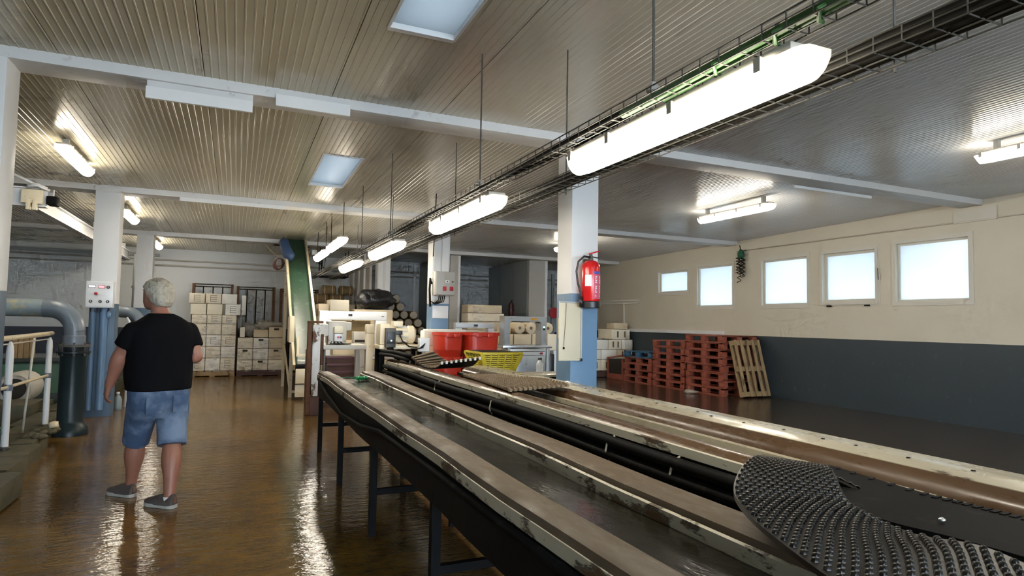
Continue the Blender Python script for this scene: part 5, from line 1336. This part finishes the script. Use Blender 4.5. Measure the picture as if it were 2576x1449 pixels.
tg = thing('foil_scrap', 'small crumpled white foil scrap on the flume edge by the column', 'scrap', (2.62, 4.72, .93)); MB().ellipsoid((2.63, 4.72, .945), (.02, .05, .012), 10, 6, .5).build('scrap', M['alu'], tg)
rdh = thing('red_hose', 'red hose reel hanging in the dark bay behind the central column', 'hose reel', (8.6, 16.2, 1.6)); MB().lathe([(.12, 0), (.16, .01), (.16, .06), (.12, .07)], (8.55, 16.2, 1.75), 18, 'y').build('reel', M['red_knob'], rdh, smooth=35); MB().tube([(8.55, 16.24, 2.5), (8.55, 16.24, 1.75)], .02, 8).build('bracket', M['panel_dark'], rdh); box('back_post', M['panel_dark'], rdh, 8.5, 8.6, 16.27, 16.33, 0, 2.9)
fx2 = thing('fire_extinguisher', 'dark red fire extinguisher on the grey partition in the storage bay', 'fire extinguisher', (7.34, 16.6, 1.1)); MB().lathe([(.07, 1.55), (.075, 1.56), (.075, 1.95), (.05, 2.02), (.02, 2.04)], (7.33, 16.6, 0), 18).build('cylinder', pm('dark_red', (.06, .01, .01), .4), fx2, smooth=35); MB().bar((7.33, 16.6, 2.05), (7.33, 16.52, 2.09), .03, .02).build('lever', M['black'], fx2); MB().bar((7.36, 16.6, 1.8), (7.425, 16.6, 1.8), .04, .03).build('bracket', M['black'], fx2)

# ================================================================== PALLETS BY THE WINDOWS
def make_pallet(lx, ly, h_, mat, name='plastic_pallet', group=None):
    t = thing(name, 'red plastic pallet', 'pallet', (0, 0, 0), group)
    dk_ = MB(); n = 5; bw = lx / (n + (n - 1) * .25)
    for k in range(n): dk_.box(-lx / 2 + k * bw * 1.25, -lx / 2 + k * bw * 1.25 + bw, -ly / 2, ly / 2, h_ - .026, h_ - .004)
    dk_.box(-lx / 2, lx / 2, -ly / 2, -ly / 2 + .08, h_ - .03, h_ - .002); dk_.box(-lx / 2, lx / 2, ly / 2 - .08, ly / 2, h_ - .03, h_ - .002)
    dk_.build('deck', mat, t)
    bl = None
    for px in (-lx / 2 + .065, 0, lx / 2 - .065):
        for py in (-ly / 2 + .07, 0, ly / 2 - .07):
            if bl is None: bl = MB().bbox(-.065, .065, -.07, .07, .022, h_ - .03, .012).build('block', mat, t, smooth=35)
            else: c = bl.copy(); COL.objects.link(c); bl_ = c
            (bl if 'c' not in locals() else c).location = (px, py, 0)
    for px in (-lx / 2 + .05, 0, lx / 2 - .05): MB().box(px - .05, px + .05, -ly / 2, ly / 2, 0, .022).build('runner', mat, t)
    return t
HP = .156
pa = make_pallet(.95, 1.16, HP, M['red_plastic'], group='red plastic pallets by the windows')
sA = (9.68, 10.55); sB = (9.70, 11.79); sC = (9.68, 12.90)
first = True
def put(x, y, z, lb, rz=0, mat=None, rx=0):
    global first
    if first and mat is None:
        pa.location = (x, y, z); pa.rotation_euler = (rx, 0, rz); pa['label'] = lb; first = False; return pa
    return dup(pa, (x, y, z), rz, lb, mat, rx)
random.seed(11)
for k in range(8): put(sA[0] + random.uniform(-.02, .015), sA[1] + random.uniform(-.02, .02), k * (HP + .001), 'red plastic pallet, %s up in the tallest pallet stack beside the leaning wooden pallets' % ordn[k], R(random.uniform(-1.0, 1.0)))
for k in range(7): put(sB[0] + random.uniform(-.02, .01), sB[1] + random.uniform(-.015, .015), k * (HP + .001), 'red plastic pallet, %s up in the middle pallet stack' % ordn[k], R(random.uniform(-.6, .6)))
for k in range(4): put(sC[0] + random.uniform(-.02, .02), sC[1] + random.uniform(-.01, .01) + .09, k * (HP + .001), 'red plastic pallet, %s up in the stack topped by a blue pallet' % ordn[k], R(random.uniform(-.6, .6)))
put(sC[0], sC[1] + .09, 4 * (HP + .001), 'blue plastic pallet on top of the lowest red stack', 0, M['blue_plastic'])
cd = thing('dark_crate', 'dark folding crate with red edges beside the blue topped pallet stack', 'crate', (9.66, 14.1, 0))
bbox('base', M['red_plastic'], cd, 9.2, 10.1, 13.62, 14.35, 0, .14, b=.01); bbox('body', M['slot'], cd, 9.24, 10.06, 13.66, 14.31, .14, .52, b=.01)
for (xa, ya) in ((9.22, 13.64), (10.08, 13.64), (9.22, 14.33), (10.08, 14.33)): box('corner', M['red_plastic'], cd, xa - .02, xa + .02, ya - .02, ya + .02, .14, .54)
MB().bar((9.24, 13.62, .64), (9.24, 14.35, .54), .05, .04).build('lid_edge', M['red_plastic'], cd); MB().bar((10.06, 13.62, .64), (10.06, 14.35, .54), .05, .04).build('lid_edge', M['red_plastic'], cd)
MB().bar((9.22, 13.63, .64), (10.08, 13.63, .64), .05, .04).build('lid_edge', M['red_plastic'], cd)
# white foam boxes in the corner
GW = 'white foam boxes in the corner by the window wall'
flat_pallet('foam_pallet', 'low pallet under the white foam boxes', 8.6, 14.5, 1.5, .8, M['wood_dark'], h_=.18)
wl = [(8.62, .18, .5, .30, 'slot', 'bottom row, nearest the column'), (9.13, .18, .5, .30, 'slot', 'bottom row, in the middle'), (9.64, .18, .5, .30, 'slot', 'bottom row, next to the wall'),
      (8.62, .483, .5, .27, 'plain', 'second row, nearest the column'), (9.13, .483, .5, .27, 'plain', 'second row, in the middle'), (9.64, .483, .5, .27, 'slot', 'second row, next to the wall'),
      (8.85, .756, .5, .27, 'plain', 'third row, nearest the column'), (9.36, .756, .42, .27, 'slot', 'third row, in the middle'), (9.79, .756, .36, .27, 'plain', 'third row, next to the wall'),
      (9.45, 1.03, .6, .28, 'slot', 'upper row under the lid')]
for (x, z, w_, h_, st_, lb) in wl: carton('white slotted foam box, ' + lb, x, 14.52, z, w_, .7, h_, M['card3'] if st_ != 'slot' else M['card'], st_, GW)
carton('yellowish carton on top of the white foam boxes', 9.58, 14.6, 1.312, .45, .4, .17, M['card2'], 'plain', GW)
sht = thing('foam_sheet', 'loose white plastic sheet over the foam boxes', 'sheet', (9.2, 14.5, 1.04))
rows = [[Vector((8.86 + .62 * i / 10, 14.50 + .5 * j / 10, 1.045 + .10 * (i / 10) ** 2 * 0 + .03 * abs(mnoise.noise(Vector((i * .5, j * .5, 7)))))) for i in range(11)] for j in range(11)]
mb, _ = slabgrid(rows, .003); mb.build('sheet', M['card3'], sht, smooth=True)
# leaning wooden pallets
def lean_pallet(lb, x0, yb, yt, h_, wdt, dx, mat):
    t = thing('wooden_pallet', lb, 'pallet', (x0 + wdt / 2, yb, 0), 'wooden pallets leaning on the red stack')
    a = Vector((0, yt - yb, h_)).normalized(); n_ = Vector((0, -a.z, a.y)); Ln = math.hypot(h_, yt - yb)
    def pt(u, s_, n__): p = Vector((x0 + u + dx * s_ / Ln, yb, 0)) + a * s_ + n_ * n__; return p
    for k in range(5): u = .05 + (wdt - .1) * k / 4; MB().bar(pt(u, .03, .06), pt(u, Ln, .06), .068, .02, n_).build('board', mat, t)
    for s_ in (.08, Ln * .5, Ln - .06):
        MB().bar(pt(0, s_, .038), pt(wdt, s_, .038), .095, .024, n_).build('bearer', M['wood'], t)
        for u in (.05, wdt / 2, wdt - .05): MB().bar(pt(u, s_ - .05, -.01), pt(u, s_ + .05, -.01), .1, .07, n_).build('block', M['wood'], t)
    for u in (.05, wdt / 2, wdt - .05): MB().bar(pt(u, .03, -.055), pt(u, Ln, -.055), .095, .02, n_).build('skid', mat, t)
lean_pallet('weathered wooden pallet leaning on the red stack, outer one', 9.36, 9.60, 9.86, 1.16, .72, -.06, M['wood'])
# coil hanging from the wall, litter on the floor
hc = thing('hanging_coil', 'black curly cables and a green bag hanging below the beam on the window wall', 'cable', (10.1, 10.4, 2.6))
MB().ellipsoid((10.1, 10.40, 3.03), (.05, .09, .10), 14, 10, .4).build('green_bag', pm('green_bag', (.01, .10, .05), .45), hc, smooth=True)
random.seed(9)
for k in range(5):
    yy = 10.33 + .04 * k; L_ = random.uniform(.35, .6)
    MB().tube([(10.1 + .04 * math.cos(t * 1.3), yy + .045 * math.sin(t * 1.3), 2.98 - L_ * t / 26) for t in range(27)], .008, 6).build('curl', M['cable'], hc, smooth=True)
MB().tube([(10.1, 10.40, 3.1), (10.12, 10.45, 3.24)], .01, 6).build('hook_line', M['cable'], hc)
lt = thing('plastic_scrap', 'scrap of clear plastic lying on the wet floor before the red pallets', 'litter', (8.9, 10.9, 0)); MB().ellipsoid((8.95, 10.7, .035), (.10, .16, .04), 16, 8, .7).build('crumple', M['poly'], lt, smooth=True)
# ================================================================== THE WALKING MAN
P0 = Vector((-.535, 5.65, 0)); HD = R(24)
Rv = Vector((math.cos(HD), math.sin(HD), 0)); Fv = Vector((-math.sin(HD), math.cos(HD), 0))
def W3(r_, f_, z): return P0 + Rv * r_ + Fv * f_ + Vector((0, 0, z))
man = thing('person', 'man in black t-shirt, denim shorts and dark shoes walking away over the wet floor', 'person', (-.55, 5.65, 0))
def rings(mb, secs, n=24, ax=None):
    """stack of ellipses: (centre, half width, half depth[, tilt])"""
    o = len(mb.v); a1, a2 = (Rv, Fv) if ax is None else ax
    for c, rx_, ry_ in secs:
        for k in range(n):
            a = 2 * math.pi * k / n; cc, ss = math.cos(a), math.sin(a)
            mb.v.append(tuple(c + a1 * (rx_ * math.copysign(abs(cc) ** .85, cc)) + a2 * (ry_ * math.copysign(abs(ss) ** .85, ss))))
    for i in range(len(secs) - 1):
        for k in range(n): mb.f.append((o + i * n + k, o + i * n + (k + 1) % n, o + (i + 1) * n + (k + 1) % n, o + (i + 1) * n + k))
    mb.f.append(tuple(o + k for k in reversed(range(n)))); e = o + (len(secs) - 1) * n; mb.f.append(tuple(e + k for k in range(n)))
def chain(mb, pts, rs, n=14):
    mb.tube(pts, rs, n)
    for p, r_ in ((pts[0], rs[0]), (pts[-1], rs[-1])): mb.ellipsoid(p, (r_, r_, r_), 12, 8)
def melt(o, vox, it=6, f_=.5):
    m_ = o.modifiers.new('remesh', 'REMESH'); m_.mode = 'VOXEL'; m_.voxel_size = vox; m_.use_smooth_shade = True
    s_ = o.modifiers.new('smooth', 'SMOOTH'); s_.iterations = it; s_.factor = f_
TORSO = [(0, .0, .74, .165, .135), (0, -.01, .80, .195, .155), (0, .0, .88, .213, .168), (0, .02, .98, .222, .185), (0, .02, 1.08, .224, .180), (0, .01, 1.18, .230, .168), (0, 0, 1.27, .230, .155), (0, -.005, 1.34, .218, .138), (0, -.005, 1.40, .178, .116), (-.005, .0, 1.445, .122, .09), (-.01, .01, 1.475, .072, .068), (-.018, .025, 1.53, .060, .062), (-.022, .035, 1.57, .058, .06)]
shL, elL, wrL = W3(-.195, -.005, 1.335), Vector((-.80, 5.60, 1.14)), Vector((-.872, 5.655, .915))
shR, elR, wrR = W3(.195, -.005, 1.335), Vector((-.292, 5.68, 1.13)), Vector((-.40, 5.90, 1.16))
hipL, knL, anL = W3(-.10, 0, .80), Vector((-.695, 5.80, .455)), Vector((-.725, 5.885, .095))
hipR, knR, anR = W3(.105, 0, .80), Vector((-.420, 5.56, .45)), Vector((-.412, 5.435, .09))
bm_ = MB()
rings(bm_, [(W3(a, b, c), d_ - .006, e - .006) for a, b, c, d_, e in TORSO])
def limb(a, b, ra, rb, bulge=0, at=.35, n=7, off=Vector((0, 0, 0))):
    pts = [a.lerp(b, i / (n - 1)) + off * math.sin(math.pi * i / (n - 1)) for i in range(n)]
    rs = [ra + (rb - ra) * i / (n - 1) + bulge * math.exp(-((i / (n - 1) - at) / .25) ** 2) for i in range(n)]
    chain(bm_, pts, rs)
for s_, e_, h_ in ((shL, elL, wrL), (shR, elR, wrR)):
    limb(s_, e_, .068, .055, .006, .4); limb(e_, h_, .056, .034, .010, .25)
for h_, k_, a_ in ((hipL, knL, anL), (hipR, knR, anR)):
    limb(h_, k_, .098, .068, .0); limb(k_, a_, .062, .041, .019, .33, 9, -Fv * .012)
# head
HY = R(22); HR = Rv * math.cos(HY) + Fv * math.sin(HY); HF = Fv * math.cos(HY) - Rv * math.sin(HY)
hc_ = W3(-.028, .055, 1.635)
def hp(a, b, c): return hc_ + HR * a * 1.1 + HF * b * 1.1 + Vector((0, 0, c))
rings(bm_, [(hp(0, .035, -.135), .034, .04), (hp(0, .025, -.115), .058, .074), (hp(0, .015, -.075), .073, .094), (hp(0, .005, -.03), .080, .102), (hp(0, 0, .015), .083, .106), (hp(0, -.005, .055), .079, .098), (hp(0, -.005, .085), .058, .072), (hp(0, -.005, .105), .030, .038)], 22, (HR, HF))
rings(bm_, [(hp(0, .088, -.062), .017, .022), (hp(0, .097, -.045), .015, .022), (hp(0, .088, .0), .009, .014)], 10, (HR, HF))       # nose
bm_.ellipsoid(hp(0, .083, -.085), (.024, .02, .008), 10, 6); bm_.ellipsoid(hp(0, .080, -.115), (.026, .022, .016), 10, 6)            # lips, chin
for s_ in (-1, 1):
    bm_.ellipsoid(hp(s_ * .076, -.012, -.028), (.011, .020, .034), 10, 8); bm_.ellipsoid(hp(s_ * .028, .088, .022), (.022, .012, .008), 8, 6)   # ears, brows
# hands
def hand(wr, dn, spread, medial):
    dn = dn.normalized(); sp_ = (spread - dn * spread.dot(dn)).normalized(); md_ = (medial - dn * medial.dot(dn)).normalized()
    rings(bm_, [(wr - dn * .01, .026, .024), (wr + dn * .03, .035, .019), (wr + dn * .065, .041, .017), (wr + dn * .092, .040, .014)], 14, (sp_, md_))
    for q, ln, cu in ((.031, .072, .5), (.0105, .082, .62), (-.0105, .076, .72), (-.031, .058, .85)):
        p = wr + dn * .086 + sp_ * q; d0 = dn + sp_ * q * 1.6; pts = [p]; a = 0
        for sg in (.42, .32, .26):
            a += cu * .62; dd = (d0.normalized() * math.cos(a) + md_ * math.sin(a)).normalized(); p = p + dd * ln * sg * 1.05; pts.append(p)
        chain(bm_, pts, [.0095, .0088, .008, .007], 10)
    p = wr + dn * .028 + sp_ * .030; pts = [p, p + (sp_ * .7 + dn * .6 + md_ * .3).normalized() * .036, p + (sp_ * .45 + dn * .95 + md_ * .45).normalized() * .066, p + (sp_ * .3 + dn * 1.0 + md_ * .55).normalized() * .088]
    chain(bm_, pts, [.014, .012, .0105, .009], 10)
hand(wrL, Vector((-.03, .02, -.115)), Fv, Rv); hand(wrR, (wrR - elR), Vector((0, 0, 1)), -Rv)
for a_ in (anL, anR): bm_.ellipsoid(a_ + Vector((-.03, .045, -.045)), (.055, .07, .04), 12, 8)
body = bm_.build('body', M['skin'], man, smooth=True); melt(body, .0065, 5)
for s_ in (-1, 1): MB().ellipsoid(hp(s_ * .031, .087, .0), (.012, .009, .008), 10, 6).build('eye', M['sock'], man, smooth=True)
# t-shirt
ts = MB(); rings(ts, [(W3(a, b, c), d_ + .018, e + .020) for a, b, c, d_, e in [(0, .0, .872, .214, .172), (0, .005, .90, .214, .172)] + TORSO[3:9]] + [(W3(0, -.003, 1.445), .132, .102), (W3(-.008, .008, 1.472), .088, .08)])
for s_, e_ in ((shL, elL), (shR, elR)):
    ts.tube([s_, s_.lerp(e_, .3), s_.lerp(e_, .62), s_.lerp(e_, .66)], [.078, .084, .084, .083], 18); ts.ellipsoid(s_, (.080, .080, .072), 14, 10)
shirt = ts.build('shirt', M['shirt'], man, smooth=True); melt(shirt, .010, 6)
# shorts
so_ = MB(); rings(so_, [(W3(a, b, c), d_, e) for a, b, c, d_, e in ((0, -.005, .66, .185, .135), (0, -.015, .74, .208, .165), (0, -.012, .82, .218, .176), (0, 0, .90, .219, .176))])
for h_, k_, rr in ((hipL, knL, (.122, .112, .100, .098)), (hipR, knR, (.124, .115, .106, .106))):
    k2 = h_.lerp(k_, .99); k2.z = .445
    so_.tube([h_ - Vector((0, 0, .02)), h_.lerp(k2, .4), h_.lerp(k2, .85), k2], list(rr), 18)
shorts = so_.build('shorts', M['denim'], man, smooth=True); melt(shorts, .010, 4)
for s_ in (-1, 1): # back pockets
    pk = MB().bbox(-.055, .055, -.004, .004, -.065, .065, .004).build('pocket', M['denim'], man, smooth=35)
    pk.location = W3(s_ * .095, -.195, .775) - Vector(man['_w']); pk.data.transform(Matrix.Translation(Vector(man['_w']))); pk.rotation_euler = (0, 0, HD)
# hair: short grey cap
ha = MB(); n_ = 28
def cap_row(c, rx_, ry_): return (c, rx_, ry_)
rings(ha, [(hp(0, -.062, -.110), .058, .042), (hp(0, -.055, -.075), .080, .068), (hp(0, -.036, -.035), .095, .088), (hp(0, -.022, .01), .102, .102), (hp(0, -.010, .05), .100, .110), (hp(0, -.006, .085), .082, .094), (hp(0, -.006, .108), .052, .060), (hp(0, -.006, .120), .02, .024)], n_, (HR, HF))
hair = ha.build('hair', M['hair'], man, smooth=True); melt(hair, .007, 4)
tx = bpy.data.textures.new('hair_clumps', 'CLOUDS'); tx.noise_scale = .03
dm = hair.modifiers.new('clumps', 'DISPLACE'); dm.texture = tx; dm.strength = .014; dm.mid_level = .5; dm.texture_coords = 'LOCAL'
# shoes
def shoe(heel, direc):
    d_ = direc.normalized(); s_ = Vector((d_.y, -d_.x, 0))
    def sec(t, w_, h_, z0, sh_=0): return [heel + d_ * t + s_ * (sh_ + w_ * math.cos(a)) + Vector((0, 0, z0 + max(0, h_ * math.sin(a)))) for a in [math.pi * k / 10 for k in range(11)]]
    up_ = MB()
    rows = [sec(.0, .016, .04, .028), sec(.008, .036, .082, .026), sec(.04, .046, .086, .024), sec(.09, .048, .082, .024), sec(.13, .048, .074, .024), sec(.18, .050, .058, .024, .003), sec(.22, .048, .043, .024, .004), sec(.26, .038, .032, .024, .003), sec(.285, .016, .016, .026, .002)]
    up_.grid([[Vector(p) for p in r_] for r_ in rows]); nn = 11
    for i in range(len(rows) - 1): up_.f.append((i * nn, (i + 1) * nn, (i + 1) * nn + nn - 1, i * nn + nn - 1))
    up_.f.append(tuple(range(nn))); up_.f.append(tuple(reversed(range((len(rows) - 1) * nn, len(rows) * nn))))
    u_ = up_.build('shoe', M['shoe'], man, smooth=50)
    so2 = MB(); out = [(.0, .022), (.01, .034), (.05, .042), (.10, .041), (.15, .045), (.20, .052), (.24, .048), (.275, .030), (.29, .010)]
    pts = [heel + d_ * (t - .005) + s_ * w_ for t, w_ in out] + [heel + d_ * (t - .005) - s_ * w_ for t, w_ in reversed(out)]
    n = len(pts)
    for z in (.002, .028): so2.v += [(p.x, p.y, z) for p in pts]
    so2.f.append(tuple(reversed(range(n)))); so2.f.append(tuple(range(n, 2 * n)))
    for k in range(n): so2.f.append((k, (k + 1) % n, n + (k + 1) % n, n + k))
    so2.build('sole', M['sole'], u_, smooth=40)
    ht_ = MB().bbox(-.003, .003, -.014, .014, -.024, .024, .003).build('heel_tab', M['shoe_brown'], u_)
    ht_.data.transform(Matrix.Translation(Vector(man['_w']))); ht_.location = heel - d_ * .004 + Vector((0, 0, .065)) - Vector(man['_w']); ht_.rotation_euler = (0, 0, math.atan2(d_.y, d_.x))
    for q in (.15, .175, .20): MB().bar(heel + d_ * q - s_ * .02 + Vector((0, 0, .083 - (q - .15) * .35)), heel + d_ * q + s_ * .024 + Vector((0, 0, .083 - (q - .15) * .35)), .007, .005).build('lace', M['shoe_brown'], u_)
shoe(Vector((-.695, 5.835, 0)), Vector((-.72, .69, 0))); shoe(Vector((-.372, 5.395, 0)), Vector((-.74, .67, 0)))
for a_ in (anL, anR): MB().tube([a_ + Vector((0, 0, -.04)), a_ + Vector((0, 0, -.004))], [.046, .042], 16).build('sock', M['sock'], man, smooth=True)
